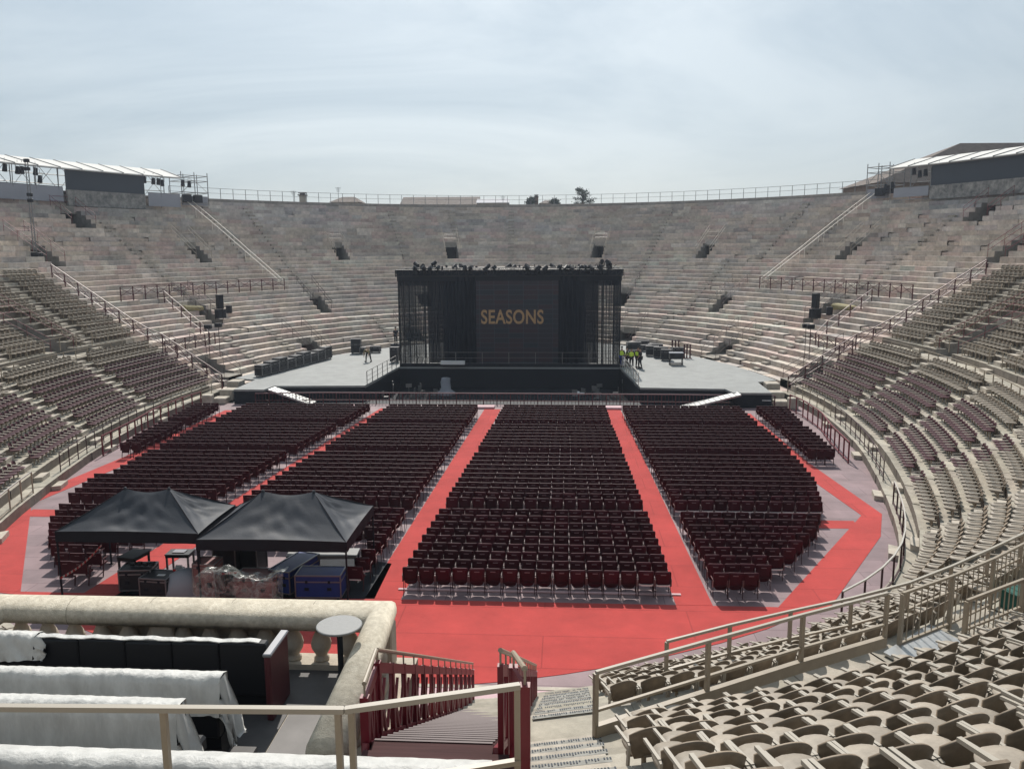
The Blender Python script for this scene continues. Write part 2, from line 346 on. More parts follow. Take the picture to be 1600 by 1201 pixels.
def empty(name, loc, label, cat, group=None, rz=0):
    o = bpy.data.objects.new(name, None); C.objects.link(o); o.location = loc; o.rotation_euler = (0, 0, rz); o.empty_display_size = .2
    return tag(o, label, cat, group)
def copy_tree(root, loc, rz):
    r = root.copy(); C.objects.link(r); r.location = loc; r.rotation_euler = (0, 0, rz)
    for ch in root.children:
        c = ch.copy(); C.objects.link(c); c.parent = r
        for g in ch.children:
            d = g.copy(); C.objects.link(d); d.parent = c
    return r
def jit(c, a):
    k = 1+random.uniform(-a, a); return tuple(x*k*(1+random.uniform(-.012, .012)) for x in c)
WORDS = ['zeroth', 'first', 'second', 'third', 'fourth', 'fifth', 'sixth', 'seventh', 'eighth', 'ninth', 'tenth', 'eleventh', 'twelfth', 'thirteenth', 'fourteenth', 'fifteenth', 'sixteenth', 'seventeenth', 'eighteenth', 'nineteenth', 'twentieth']
def nth(n):
    if n <= 20: return WORDS[n]
    suf = 'th' if 10 <= n % 100 <= 20 else {1: 'st', 2: 'nd', 3: 'rd'}.get(n % 10, 'th')
    return '%d%s' % (n, suf)
P180 = math.pi

# ================================================================== SETTING
g = MB(); g.add([(-3000, -3000, -1.5), (3000, -3000, -1.5), (3000, 3000, -1.5), (-3000, 3000, -1.5)], [(0, 1, 2, 3)])
tag(g.build('ground', 'ground'), kind='structure')
# arena floor: an ellipse, hole for the orchestra pit left by building it in two pieces
fl = MB(); N = 120
pts = [ring(.15, 2*P180*i/N) for i in range(N)]
near = [tuple(p) for p in pts if p[1] < 4.7]; near.sort(key=lambda p: math.atan2(p[1]+15, p[0]))
fl.prism(near, -.3, 0)
tag(fl.build('floor', 'floor'), kind='structure')

# ---- red carpets
def carpet(poly, label, z=.008):
    m = MB(); m.prism(poly, -.002+.002, z+.004); o = m.build('red_carpet', 'carpet'); o.location.z = 0
    return tag(o, label, 'carpet', 'red carpets on the arena floor')
def mirx(p): return [(-1.35-x, y) for x, y in p][::-1]
carpet([(-1.48, -30.73), (-.27, -30.73), (.55, 2.2), (-.62, 2.2)], 'straight red carpet in the central aisle running toward the stage')
carpet([(8.74, -30.73), (9.92, -30.73), (9.1, 2.3), (8.0, 2.3)], 'straight red carpet aisle right of the central seat block')
carpet([(-11.1, -30.73), (-9.6, -30.73), (-6.95, 2.3), (-8.2, 2.3)], 'straight red carpet aisle running out from behind the black tents')
Rk = [(17.0, 1.5), (18.1, 1.5), (18.75, -11.5), (19.6, -20.3), (18.0, -20.4), (17.55, -12)]
Rk = [tuple(Pz(1150, 646, 0)[:2]), tuple(Pz(1172, 646, 0)[:2]), tuple(Pz(1262, 722, 0)[:2]), tuple(Pz(1378, 803, 0)[:2]), tuple(Pz(1346, 805, 0)[:2]), tuple(Pz(1240, 730, 0)[:2])]
Rk = Rk[::-1]
carpet(Rk, 'red carpet strip slanting past the right seat block toward the stone tiers')
carpet(mirx(Rk), 'red carpet strip slanting past the left seat block toward the stone tiers')
Rb = [tuple(Pz(1378, 803, 0)[:2]), tuple(Pz(1376, 838, 0)[:2]), tuple(Pz(1300, 945, 0)[:2]), tuple(Pz(1296, 958, 0)[:2]), tuple(Pz(1222, 958, 0)[:2]), tuple(Pz(1346, 805, 0)[:2])]
Rb = [(x, max(y, -30.74)) for x, y in Rb]
Rb = Rb[::-1]
carpet(Rb, 'wide red carpet strip along the right edge of the floor, turning toward the camera')
carpet(mirx(Rb), 'wide red carpet strip along the left edge of the floor beside the tents')
nearc = [ring(-1.5, P180-R(a)) for a in range(-46, 47, 4)]
nearc = [(p[0], max(p[1], -36.25)) for p in nearc if p[1] < -30.75]
nearc = [(-14.6, -30.75)]+[(x, y) for x, y in nearc]+[(13.8, -30.75)]
nearc.sort(key=lambda p: math.atan2(p[1]+20, p[0]))
carpet(nearc, 'broad red carpet crossing the floor in front of the balustrade')
carpet([(14.2, -22.9), (17.2, -22.9), (17.3, -21.9), (14.2, -21.9)], 'short red carpet link between right seat block and edge carpet', z=.004)
carpet(mirx([(14.2, -22.9), (17.2, -22.9), (17.3, -21.9), (14.2, -21.9)]), 'short red carpet link between left seat block and edge carpet', z=.004)

# ================================================================== AMPHITHEATRE
amph = empty('amphitheatre', (0, 0, 0), 'huge oval amphitheatre of pink and grey stone tiers around the red floor', 'amphitheatre')
def blockcol(s, ph, riser=False):
    r = random.random()
    base = (.54, .465, .40) if r < .46 else (.51, .46, .415) if r < .70 else (.52, .415, .37) if r < .87 else (.60, .54, .47) if r < .95 else (.43, .39, .36)
    patch = math.sin(ph*7+s*.21)*math.sin(ph*3.1-s*.35+1.3)
    if s > 19: base = tuple(min(.72, b*(1.12+.10*patch)) for b in base)
    if s > 25 and patch > .25: base = tuple(x*.7+y*.3 for x, y in zip(base, (.38, .385, .42)))
    if s <= 19: base = tuple(min(.70, b*(1.22+.06*patch)) for b in base)
    k_ = random.uniform(.92, 1.08); return tuple(max(0, b*k_*random.uniform(.985, 1.015)) for b in base)
VOMS = [(a, 23, .82) for a in (-73.6, -54.5, -32.8, -13.6, 12.8, 31.6, 54.2, 74.6)] + \
       [(a, 10, .8) for a in (-63.2, -42.7, -21.6, 21.6, 42.4, 61.8)] + \
       [(a, 1, 1.1) for a in (-74.2, -52.5, -28, 28.0, 53.4, 76.2)] + \
       [(-64.9, 31, 1.2), (65.3, 31, 1.2), (-40.5, 34, .7)][:2] + \
       [(a, 9, 1.2) for a in (-89, 89, 115, 151.5, -116)]
vom = []
for a, k0, hw in VOMS:
    ph = R(a); kd = 4 if k0 != 9 else 5
    h = hw/phlen(RS[k0+2], ph); vom.append((ph, h, k0, k0+kd))
def vom_at(k, ph):
    for v in vom:
        if v[2] <= k < v[3] and abs(ph-v[0]) < v[1]: return v
BOXCUT = (R(174.7), R(187.6))
def cut(k, a, b):
    m = (a+b)/2; mm = m if m > 0 else m+2*P180
    return BOXCUT[0] < mm < BOXCUT[1] and RS[k] < 12.5
tm = MB()
for k in range(NR):
    s0, s1 = RS[k], RS[k+1]; z = RZ[k]; zp = RZ[k-1] if k else -.2
    cuts = [-P180]
    while cuts[-1] < P180-.02:
        L = random.uniform(.9, 2.6)*(1.0 if k > 8 else .9)
        cuts.append(cuts[-1]+L/phlen(s0, cuts[-1]))
    cuts[-1] = P180
    fixed = []
    for v in vom:
        if v[2] <= k < v[3]: fixed += [v[0]-v[1], v[0]+v[1]]
    fixed += [BOXCUT[0]-0, BOXCUT[1]-2*P180]
    cuts = [c for c in cuts if all(abs(c-f) > .006 for f in fixed)] + fixed; cuts.sort()
    for a, b in zip(cuts[:-1], cuts[1:]):
        m = (a+b)/2
        if vom_at(k, m) or cut(k, a, b): continue
        seatz = abs(m) > R(79) and s0 < 17.8
        col = blockcol(s0, m); 
        if seatz: col = jit((.43, .395, .33), .10)
        j = random.uniform(-.02, .02); worn = random.random() < .06 and not seatz; zz = z+j-(random.uniform(.04, .12) if worn else 0); ds_ = random.uniform(-.015, .02)+(random.uniform(.03, .12) if worn else 0)
        pa, pb, qa, qb = ring(s0+ds_, a), ring(s0+ds_, b), ring(s1+.13, a), ring(s1+.13, b)
        ov = .0
        tm.quad((*pa, zz), (*qa, zz), (*qb, zz), (*pb, zz), col)
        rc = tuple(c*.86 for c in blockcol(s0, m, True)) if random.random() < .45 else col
        if seatz: rc = jit((.22, .19, .16), .12)  # seat-row risers coloured darker for the shade under the seats
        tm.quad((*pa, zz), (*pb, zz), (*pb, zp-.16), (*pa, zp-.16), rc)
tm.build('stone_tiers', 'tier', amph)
# rim: low parapet with outer wall
rp = MB(); NN = 240
rim = [(*ring(32.0, 2*P180*i/NN), 0) for i in range(NN)]
rp.sweep([(0, 16.9), (0, 17.72), (1.8, 17.72), (1.8, -1.5), (1.0, -1.5), (1.0, 16.9)], rim, closed=True)
o = rp.build('rim_wall', 'tier', amph)
ca = o.data.color_attributes.new('Col', 'FLOAT_COLOR', 'CORNER'); ca.data.foreach_set('color', [.33, .30, .27, 1]*len(o.data.loops))
# vomitories
for ph, h, k0, k1 in vom:
    zf = RZ[k0-1]-.02; s0 = RS[k0]-.02; s1 = RS[k1]; zt = RZ[k1-1]
    if k0 == 1: zf = 1.12
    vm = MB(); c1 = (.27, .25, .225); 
    for sg in (-1, 1):
        a = ph+sg*h*.999
        for k in range(k0, k1):
            p, q = ring(RS[k], a), ring(RS[k+1], a)
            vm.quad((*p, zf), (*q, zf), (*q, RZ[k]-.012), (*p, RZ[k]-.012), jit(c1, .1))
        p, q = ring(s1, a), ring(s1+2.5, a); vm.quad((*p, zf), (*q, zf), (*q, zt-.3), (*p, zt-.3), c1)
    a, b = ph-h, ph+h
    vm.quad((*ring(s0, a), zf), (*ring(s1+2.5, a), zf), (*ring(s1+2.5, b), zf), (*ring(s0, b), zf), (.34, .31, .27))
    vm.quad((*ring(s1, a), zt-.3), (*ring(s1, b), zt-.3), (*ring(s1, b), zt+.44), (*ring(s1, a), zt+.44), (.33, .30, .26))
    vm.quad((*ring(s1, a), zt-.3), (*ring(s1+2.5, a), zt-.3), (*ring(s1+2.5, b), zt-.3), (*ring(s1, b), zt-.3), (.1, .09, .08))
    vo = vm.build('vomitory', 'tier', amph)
    db = MB(); db.quad((*ring(s1+2.4, a), zf), (*ring(s1+2.4, b), zf), (*ring(s1+2.4, b), zt-.3), (*ring(s1+2.4, a), zt-.3)); db.build('passage_shade_sheet', 'black', vo)  # black sheet standing in for the shade deep inside the passage
    hr = MB()
    for sg in (-1, 1):
        a = ph+sg*(h+.004)
        for hh in (.55, 1.0):
            pts_ = [(*ring(RS[k]+.3, a), RZ[k]+hh) for k in range(k0, k1+3 if k1+3 < NR else NR-1)]
            hr.path(pts_, .02, 5)
        for k in range(k0, min(k1+3, NR-1), 2): p = ring(RS[k]+.3, a); hr.tube((*p, RZ[k]), (*p, RZ[k]+1.0), .018, 5)
    for hh in (.5, 1.0): hr.path([(*ring(s1+.35, ph-h), zt+.44+hh), (*ring(s1+.35, ph+h), zt+.44+hh)], .018, 5)
    redv = (abs(abs(ph)-R(65)) < R(1) and k0 > 25) or (k0 == 23 and abs(ph) > R(70)) or k0 == 9
    hr.build('vomitory_handrail', 'burg' if redv else 'steel' if k0 > 20 else 'leg', vo)
# radial stairs in the bare stone: half blocks on each tread
def stairs(pf, k0, k1, wid, m, name='radial_stairs'):
    b = MB()
    for k in range(k0, k1):
        s = RS[k]; ph = R(pf(s)); h = wid/2/phlen(s, ph); zl = RZ[k-1] if k else 0; zh = (zl+RZ[k])/2
        if vom_at(k, ph) or vom_at(k-1, ph): continue
        d = .4
        P = [ring(s-d, ph-h), ring(s-d, ph+h), ring(s-.002, ph+h), ring(s-.002, ph-h)]
        c = jit((.42, .38, .33), .15)
        b.add([(*p, zl-.03) for p in P]+[(*p, zh) for p in P], [(3, 2, 1, 0), (4, 5, 6, 7), (0, 1, 5, 4), (1, 2, 6, 5), (2, 3, 7, 6), (3, 0, 4, 7)], c)
    return b.build(name, m, amph)
for a, k0, k1 in ((-42.6, 10, 38), (-22, 15, 38), (22, 15, 38), (41.5, 23, 38), (36.3, 9, 23), (-34, 1, 10), (34, 1, 10), (62.5, 10, 33), (-62.5, 15, 33), (-66, 1, 9), (66, 1, 9), (-12.4, 28, 38), (-3, 23, 38), (48, 24, 38), (-48, 24, 38), (57, 1, 10), (-57, 1, 10), (-82, 20, 38), (82, 20, 38)):
    stairs(lambda s, a=a: a, k0, k1, .8, 'tier')
# aisles in the seated sector
AL = [91.0, 103.6, 116, 129, 141, 152.5]        # angle at s=6
AU = [83.5, 96, 108, 121, 133, 145.5]           # upper section
def pf_low(a0, sg): return lambda s: sg*(a0+(6-s)*.55)
def pf_up(a0, sg): return lambda s: sg*(a0+(14-s)*.25)
for sg in (-1, 1):
    for a in AL: stairs(pf_low(a, sg), 0, 9, 1.0, 'creme', 'aisle_steps')
    for a in AU: stairs(pf_up(a, sg), 9, 22, 1.0, 'creme', 'aisle_steps')
def pf_near(s): return 180-math.degrees(math.asin(5.12/(B0+s)))
stairs(pf_near, 1, 9, 1.15, 'creme', 'aisle_steps'); stairs(pf_near, 9, 20, 1.15, 'creme', 'aisle_steps')
# metal nosings on the near steps
ns = MB(); ns2 = MB()
for k in range(1, 18):
    s = RS[k]; ph = R(pf_near(s)); h = 1.08/2/phlen(s, ph)
    for ds, zz in ((.02, RZ[k]+.016),):
        P = [ring(s+ds, ph-h), ring(s+ds, ph+h), ring(s+ds+.085, ph+h), ring(s+ds+.085, ph-h)]
        ns2.add([(*p, zz-.004) for p in P]+[(*p, zz+.002) for p in P], [(3, 2, 1, 0), (4, 5, 6, 7), (0, 1, 5, 4), (1, 2, 6, 5), (2, 3, 7, 6), (3, 0, 4, 7)]); ns2.build('metal_nosing', 'nosing', amph); ns2 = MB()
        n = 30
        for i in range(n):
            if random.random() < .12: continue
            t0, t1 = i/n, (i+.5)/n; q = random.uniform(.3, .75); u_ = lambda a_, b_, t: a_*(1-t)+b_*t
            a = u_(P[0], P[1], t0); b = u_(P[0], P[1], t1); c = u_(u_(P[0], P[3], q), u_(P[1], P[2], q), t1); d = u_(u_(P[0], P[3], q), u_(P[1], P[2], q), t0)
            ns.add([(*a, zz+.003), (*b, zz+.003), (*c, zz+.003), (*d, zz+.003)]+[(*a, zz+.008), (*b, zz+.008), (*c, zz+.008), (*d, zz+.008)], [(4, 7, 6, 5), (0, 1, 5, 4), (1, 2, 6, 5), (2, 3, 7, 6), (3, 0, 4, 7)])
ns.build('step_nosing', 'dpanel', amph)
# pink platform edge with cream strip at the near end of the floor
pe = MB()
pp = [(x, -36.3-.0) for x in (-15, 13)]
pe.prism([(-13.0, -36.28), (12.6, -36.28), (11.5, -37.9), (-12, -37.9)][::-1], .0, .02)
tag(pe.build('platform_edge', 'pinkst'), 'pale pink floor strip between red carpet and stone steps', 'floor strip')
ce = MB(); ce.prism([(-13.4, -36.12), (13.0, -36.12), (12.8, -36.28), (-13.2, -36.28)][::-1], .014, .034)
tag(ce.build('edge_strip', 'creme'), 'thin cream edging bar along the near edge of red carpet', 'edging')

# ================================================================== CHAIR MODELS
def slab(outline, thick, curve, plane='xz', off=0):
    """closed outline (x,z) -> thin curved shell; curve(x,z) gives y"""
    m = MB(); n = len(outline); cx = sum(p[0] for p in outline)/n; cz = sum(p[1] for p in outline)/n
    vs = []; fs = []
    rings = [1.0, .6, .25]
    for side in (0, 1):
        for rr in rings:
            for x, z in outline:
                X, Z = cx+(x-cx)*rr, cz+(z-cz)*rr; y = curve(X, Z)+side*thick
                vs.append((X, y, Z) if plane == 'xz' else (X, Z, y))
        vs.append((cx, curve(cx, cz)+side*thick, cz) if plane == 'xz' else (cx, cz, curve(cx, cz)+side*thick))
    per = n*3+1
    for side in (0, 1):
        o = side*per
        for r in range(2):
            for i in range(n):
                j = (i+1) % n; q = (o+r*n+i, o+r*n+j, o+(r+1)*n+j, o+(r+1)*n+i); fs.append(q if side == 0 else q[::-1])
        for i in range(n):
            j = (i+1) % n; q = (o+2*n+i, o+2*n+j, o+3*n); fs.append(q if side == 0 else q[::-1])
    for i in range(n): j = (i+1) % n; fs.append((i, per+i, per+j, j))
    m.add(vs, fs); return m
def rrect(w_, z0, z1, rt, rb, n=4):
    o = []
    for cx, cz, r, a0 in ((w_/2-rt, z1-rt, rt, 0), (-w_/2+rt, z1-rt, rt, 90), (-w_/2+rb, z0+rb, rb, 180), (w_/2-rb, z0+rb, rb, 270)):
        for i in range(n+1): a = R(a0+90*i/n); o.append((cx+r*math.cos(a), cz+r*math.sin(a)))
    return o
# --- floor chair (local +Y is the way the sitter faces)
def floor_chair_parts(down):
    P = []
    back = slab(rrect(.52, .42, .91, .06, .05), .045, lambda x, z: -.25-.10*(z-.44)+.35*x*x); back.smooth = True
    P.append(('backrest', back, 'chair', None))
    st = MB(); st.box(-.085, .085, -.307, -.285, .79, .815); P.append(('label_strip', st, 'strip', 'backrest'))
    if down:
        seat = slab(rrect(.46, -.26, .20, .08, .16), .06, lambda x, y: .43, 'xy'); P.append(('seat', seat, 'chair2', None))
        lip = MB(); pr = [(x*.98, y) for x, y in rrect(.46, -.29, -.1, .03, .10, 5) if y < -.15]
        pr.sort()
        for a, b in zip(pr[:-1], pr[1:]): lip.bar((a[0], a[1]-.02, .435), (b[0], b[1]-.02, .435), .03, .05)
        P.append(('seat_highlight', lip, 'highlight_lip', None))  # highlight put in as a white lip
    else:
        seat = slab(rrect(.45, .27, .72, .05, .17), .06, lambda x, z: -.19-.06*(z-.4)); seat.smooth = True; P.append(('seat', seat, 'chair2', None))
    for sx in (-1, 1):
        a = MB(); a.bar((sx*.268, -.24, .66), (sx*.268, .12, .645), .018, .03); a.bar((sx*.262, -.27, .645), (sx*.262, -.25, .40), .03, .05); P.append(('armrest', a, 'armglint', None))
    for sx in (-1, 1):
        l = MB(); l.tube((sx*.245, -.12, .62), (sx*.245, -.24, .0), .013, 5); l.tube((sx*.245, .0, .62), (sx*.245, .17, .0), .013, 5); P.append(('leg', l, 'leg', None))
    return P
def tier_seat_parts(m1, m2, m3):
    P = []
    o = []
    for i in range(11): t = 1-2*i/10; o.append((.24*t, .845-.13*abs(t)**2.1))
    o += [(-.222, .56), (-.17, .42), (.17, .42), (.222, .56)]
    back = slab(o, .022, lambda x, z: -.25-.24*(z-.45)+1.25*x*x); back.smooth = True; P.append(('backrest', back, m2, None))
    o = []
    for i in range(22): a = 2*P180*i/22; c, s = math.cos(a), math.sin(a); o.append((.205*math.copysign(abs(c)**.75, c), .02+.245*math.copysign(abs(s)**.85, s)))
    seat = slab(o, .035, lambda x, y: .425-.5*x*x-.35*(y-.05)**2+.03, 'xy'); seat.smooth = True; P.append(('seat', seat, m1, None))
    for sx in (-1, 1):
        a = MB(); a.bar((sx*.25, -.24, .635), (sx*.25, .16, .585), .030, .028); a.bar((sx*.25, -.26, .64), (sx*.25, -.23, .36), .025, .05); P.append(('armrest', a, m3, None))
    f = MB(); f.tube((0, -.05, 0), (0, -.05, .40), .03, 6); f.box(-.2, .2, -.09, -.03, .37, .41); f.box(-.08, .08, -.13, .03, 0, .015); P.append(('pedestal', f, 'steel', None))
    return P
def make_proto(parts, name):
    root = bpy.data.objects.new(name, None); C.objects.link(root); root.empty_display_size = .2; by = {}
    for nm, mb, m, par in parts: by[nm] = mb.build(nm, m, by[par] if par else root)
    return root
# cheap versions for the mass of far seats (list of (faces, material slot))
def low_floor_chair(down):
    m = MB(); m.box(-.26, .26, -.30, -.25, .44, .90); n0 = len(m.f)
    m.box(-.2, .2, -.25, -.19, .30, .66) if not down else m.box(-.22, .22, -.24, .18, .40, .46)
    s0 = len(m.f); m.quad((-.085, -.305, .79), (.085, -.305, .79), (.085, -.305, .815), (-.085, -.305, .815)); s1 = len(m.f)
    for sx in (-1, 1): m.bar((sx*.268, -.2, .66), (sx*.268, .1, .645), .016, .03)
    s2 = len(m.f)
    for sx in (-1, 1): m.bar((sx*.24, -.1, .6), (sx*.24, -.22, 0), .03, .03)
    s3 = len(m.f)
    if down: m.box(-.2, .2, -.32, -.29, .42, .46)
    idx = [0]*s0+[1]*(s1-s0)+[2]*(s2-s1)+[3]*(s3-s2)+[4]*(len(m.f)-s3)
    return m, idx, ['chair', 'strip', 'armglint', 'leg', 'highlight_lip']
def low_tier_seat(ms):
    m = MB()
    xs = [-.23, -.08, .08, .23]
    for a, b in zip(xs[:-1], xs[1:]):
        ya, yb = -.25+1.5*a*a*.9, -.25+1.5*b*b*.9; za, zb = .80-abs(a)*.35, .80-abs(b)*.35
        m.add([(a, ya+.02, .45), (b, yb+.02, .45), (b, yb-.04, zb), (a, ya-.04, za), (a, ya+.05, .45), (b, yb+.05, .45), (b, yb-.01, zb), (a, ya-.01, za)], [(0, 1, 2, 3), (7, 6, 5, 4), (3, 2, 6, 7)])
    n0 = len(m.f)
    m.add([(-.2, -.2, .43), (.2, -.2, .43), (.21, .12, .45), (.1, .29, .43), (-.1, .29, .43), (-.21, .12, .45), (-.2, -.2, .39), (.2, -.2, .39), (.21, .1, .39), (.1, .22, .38), (-.1, .22, .38), (-.21, .1, .39)],
          [(0, 1, 2, 3, 4, 5), (2, 8, 9, 3), (3, 9, 10, 4), (4, 10, 11, 5), (1, 7, 8, 2), (0, 5, 11, 6)])
    n1 = len(m.f)
    for sx in (-1, 1): m.bar((sx*.24, -.28, .655), (sx*.24, .19, .61), .035, .03)
    n2 = len(m.f); m.box(-.03, .03, -.08, -.02, 0, .4)
    return m, [0]*n0+[1]*(n1-n0)+[2]*(n2-n1)+[3]*(len(m.f)-n2), ms
def mass(name, low, places, label, cat):
    m, idx, ms = low
    if not places: return
    V = np.array(m.v); nv = len(V); vs = []; fs = []; mi = []
    for i, (p, rz) in enumerate(places):
        c, s = math.cos(rz), math.sin(rz)
        W = np.empty_like(V); W[:, 0] = V[:, 0]*c-V[:, 1]*s+p[0]; W[:, 1] = V[:, 0]*s+V[:, 1]*c+p[1]; W[:, 2] = V[:, 2]+p[2]
        vs.append(W); o = i*nv; fs += [tuple(j+o for j in f) for f in m.f]; mi += idx
    me = bpy.data.meshes.new(name); me.from_pydata(np.concatenate(vs).tolist(), [], fs)
    for k in ms: me.materials.append(MT[k])
    me.polygons.foreach_set('material_index', mi); me.update()
    o = bpy.data.objects.new(name, me); C.objects.link(o); return tag(o, label, cat, kind='stuff')

# ================================================================== FLOOR SEATING
floor_seats = []      # (block name, row index from the near end, seat index from left, pos, rz)
ROWS = []
y = -29.95
for g_, n in ((0, 9), (1, 11), (2, 8), (3, 7)):
    for i in range(n): ROWS.append(y); y += .80
    y += .75
XC = -.68
def lerpY(Y, near, far): return near+(far-near)*(Y+30)/30
def blocks(Y):
    lim = 0
    pts_ = [(-31, 10.9), (-29.9, 11.5), (-27.5, 13.35), (-25, 14.8), (-22, 15.9), (-18, 16.7), (-12, 17.1), (-1, 16.8), (1, 16.8)]
    for (ya, xa), (yb, xb) in zip(pts_[:-1], pts_[1:]):
        if ya <= Y <= yb: lim = xa+(xb-xa)*(Y-ya)/(yb-ya)
    o = [('centre', lerpY(Y, -.32, 1.0), lerpY(Y, 8.66, 7.87)), ('right', lerpY(Y, 10.0, 9.0), lim),
         ('left centre', lerpY(Y, -9.55, -6.85), lerpY(Y, -1.6, -.75)), ('left', -1.3-(lim-(1.1 if Y > -18 else .45)), lerpY(Y, -11.25, -8.2))]
    if Y > -13.6: o += [('far right', 17.95, 19.95-.05*(-Y)), ('far left', -20.7+.09*(-Y), -18.9+.05*(-Y))]
    return o
for ri, Y in enumerate(ROWS):
    if Y > -.2: break
    for bn, a, b in blocks(Y):
        n = max(1, int(round((b-a)/.55))); st_ = (b-a)/n
        for i in range(n):
            X = a+st_*(i+.5)+random.uniform(-.015, .015); Yj = Y+random.uniform(-.03, .03)
            if bn == 'left centre' and Y < -26.3 and X < -2.3: continue     # taken by the right tent
            if bn == 'left' and Y < -27.2 and X > -11.4: continue           # taken by the left tent
            floor_seats.append([bn, ri, i, (X, Yj, 0.012), random.uniform(-.05, .05)])
WL = {(0, 14), (0, 15), (3, 0), (3, 1), (3, 9), (4, 14), (3, 12), (2, 3), (9, 14), (9, 15), (3, 11), (5, 13), (6, 8), (21, 11)}
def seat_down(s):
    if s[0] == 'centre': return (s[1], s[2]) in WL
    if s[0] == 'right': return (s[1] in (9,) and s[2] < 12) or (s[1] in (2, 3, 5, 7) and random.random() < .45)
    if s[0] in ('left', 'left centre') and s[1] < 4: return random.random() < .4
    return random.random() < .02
vis = []
for s in floor_seats:
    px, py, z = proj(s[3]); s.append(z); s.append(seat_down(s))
    ok = -10 < px < 1610 and py < 1210
    if px < 600 and 760 < py < 960 and px > 95 and not (px > 560): ok = False
    if py > 925 and px < 620: ok = False
    vis.append(ok)
order = sorted([i for i in range(len(floor_seats)) if vis[i]], key=lambda i: floor_seats[i][5])[:300]
top = set(order)
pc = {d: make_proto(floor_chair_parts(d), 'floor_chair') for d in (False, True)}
used = {False: 0, True: 0}
GRP = 'burgundy chairs in rows on the arena floor'
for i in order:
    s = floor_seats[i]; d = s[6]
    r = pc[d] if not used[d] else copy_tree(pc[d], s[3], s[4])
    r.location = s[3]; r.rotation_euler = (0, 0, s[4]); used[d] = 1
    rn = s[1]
    tag(r, 'burgundy chair%s, %s from left in %s row of %s floor block' % (', painted highlight' if d else '', nth(s[2]+1), 'nearest' if rn == 0 else nth(rn+1)+' nearest', s[0]), 'chair', GRP)
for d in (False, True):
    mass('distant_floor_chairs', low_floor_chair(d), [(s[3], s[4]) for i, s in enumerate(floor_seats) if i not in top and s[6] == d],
         'mass of dark burgundy chairs filling the far rows of the floor' if not d else 'scattered burgundy chairs with lowered seats and painted highlights in the far rows', 'chairs')
for ri in (0,):      # pale base rail under the nearest row
    b = MB(); b.box(-.5, 9.0, -30.02, -29.9, .012, .05); tag(b.build('base_rail', 'pinkst'), 'thin pale rail on the floor beneath the nearest row of central chairs', 'rail')

# ================================================================== TIER SEATING
tier_seats = []
def in_aisle(sg, s, phd):
    L = [pf_low(a, sg)(s) for a in AL] if s < 7 else [pf_up(a, sg)(s) for a in AU]
    wid = .62 if s < 7 else .6
    return any(abs(phd-a)*P180/180*phlen(s, R(phd)) < wid+.26 for a in L)
for sg in (-1, 1):
    for k in list(range(1, 8))+list(range(9, 21)):
        s = RS[k]+.48; ph = R(79.3 if k < 8 else 78.3)*sg; idx = 0; sect = 0; was = False
        lim = R(172) if sg > 0 else R(170.5)
        if k in (1, 2, 3, 4, 5, 6, 7) and sg > 0: lim = R(172)
        while abs(ph) < lim:
            phd = math.degrees(ph); st = .535/phlen(s, ph)
            blocked = in_aisle(sg, s, phd) or any(v[2]-1 <= k < v[3]+1 and abs(ph-v[0]) < v[1]+.012 for v in vom)
            if blocked:
                if not was: sect += 1; idx = 0
                was = True; ph += sg*st*.5; continue
            was = False
            p = ring(s, ph); n, rz = inward(s, ph)
            if sg > 0 and p[1] < -38 and p[0] < 5.95: break
            px, py, z = proj((*p, RZ[k]+.5))
            if z > 4.0 and -260 < px < 1860 and py < 1420:
                hid = (px < 622 and py > 925)
                if not (hid and z < 14):
                    beige = not (k <= (5 if abs(phd) > 92 else 5) and abs(phd) < (121 if sg > 0 else 135))
                    tier_seats.append([sg, k, sect, idx, (p[0], p[1], RZ[k]), rz+random.uniform(-.03, .03), z, beige, px, py])
            idx += 1; ph += sg*st
bp_ = make_proto(tier_seat_parts('bseat', 'bback', 'barm'), 'stadium_seat')
vb = sorted([i for i, s in enumerate(tier_seats) if s[7] and 0 <= s[8] <= 1600 and s[9] < 1215], key=lambda i: tier_seats[i][6])[:300]
first = True
for i in vb:
    s = tier_seats[i]
    r = bp_ if first else copy_tree(bp_, s[4], s[5]); first = False
    r.location = s[4]; r.rotation_euler = (0, 0, s[5])
    up = s[1] > 8
    tag(r, 'beige seat %s in %s row %s, %s section from stage%s' % (nth(s[3]+1), nth(s[1]-8 if up else s[1]), 'above walkway' if up else 'above floor', nth(s[2]+1), '' if s[0] > 0 else ' on left'), 'stadium seat', 'beige stadium seats on the tiers')
# the nearest burgundy tier seats: one mesh each
vr = sorted([i for i, s in enumerate(tier_seats) if not s[7] and 0 <= s[8] <= 1600], key=lambda i: tier_seats[i][6])[:300]
m, idx_, ms = low_tier_seat(['rseat', 'rseat', 'barm', 'steel']); me = m.mesh('burgundy_stadium_seat')
for k in ms: me.materials.append(MT[k])
me.polygons.foreach_set('material_index', idx_)
for i in vr:
    s = tier_seats[i]; o = bpy.data.objects.new('burgundy_stadium_seat', me); C.objects.link(o); o.location = s[4]; o.rotation_euler = (0, 0, s[5])
    tag(o, 'burgundy seat on %s tiers, %s in %s row up, %s section from stage' % ('right' if s[0] > 0 else 'left', nth(s[3]+1), nth(s[1]), nth(s[2]+1)), 'stadium seat', 'burgundy stadium seats on the lower tiers')
sel = set(vb) | set(vr)
mass('beige_stadium_seats', low_tier_seat(['bback', 'bseat', 'barm', 'steel']), [(s[4], s[5]) for i, s in enumerate(tier_seats) if i not in sel and s[7]], 'countless beige stadium seats in curved rows on both sides', 'stadium seats')
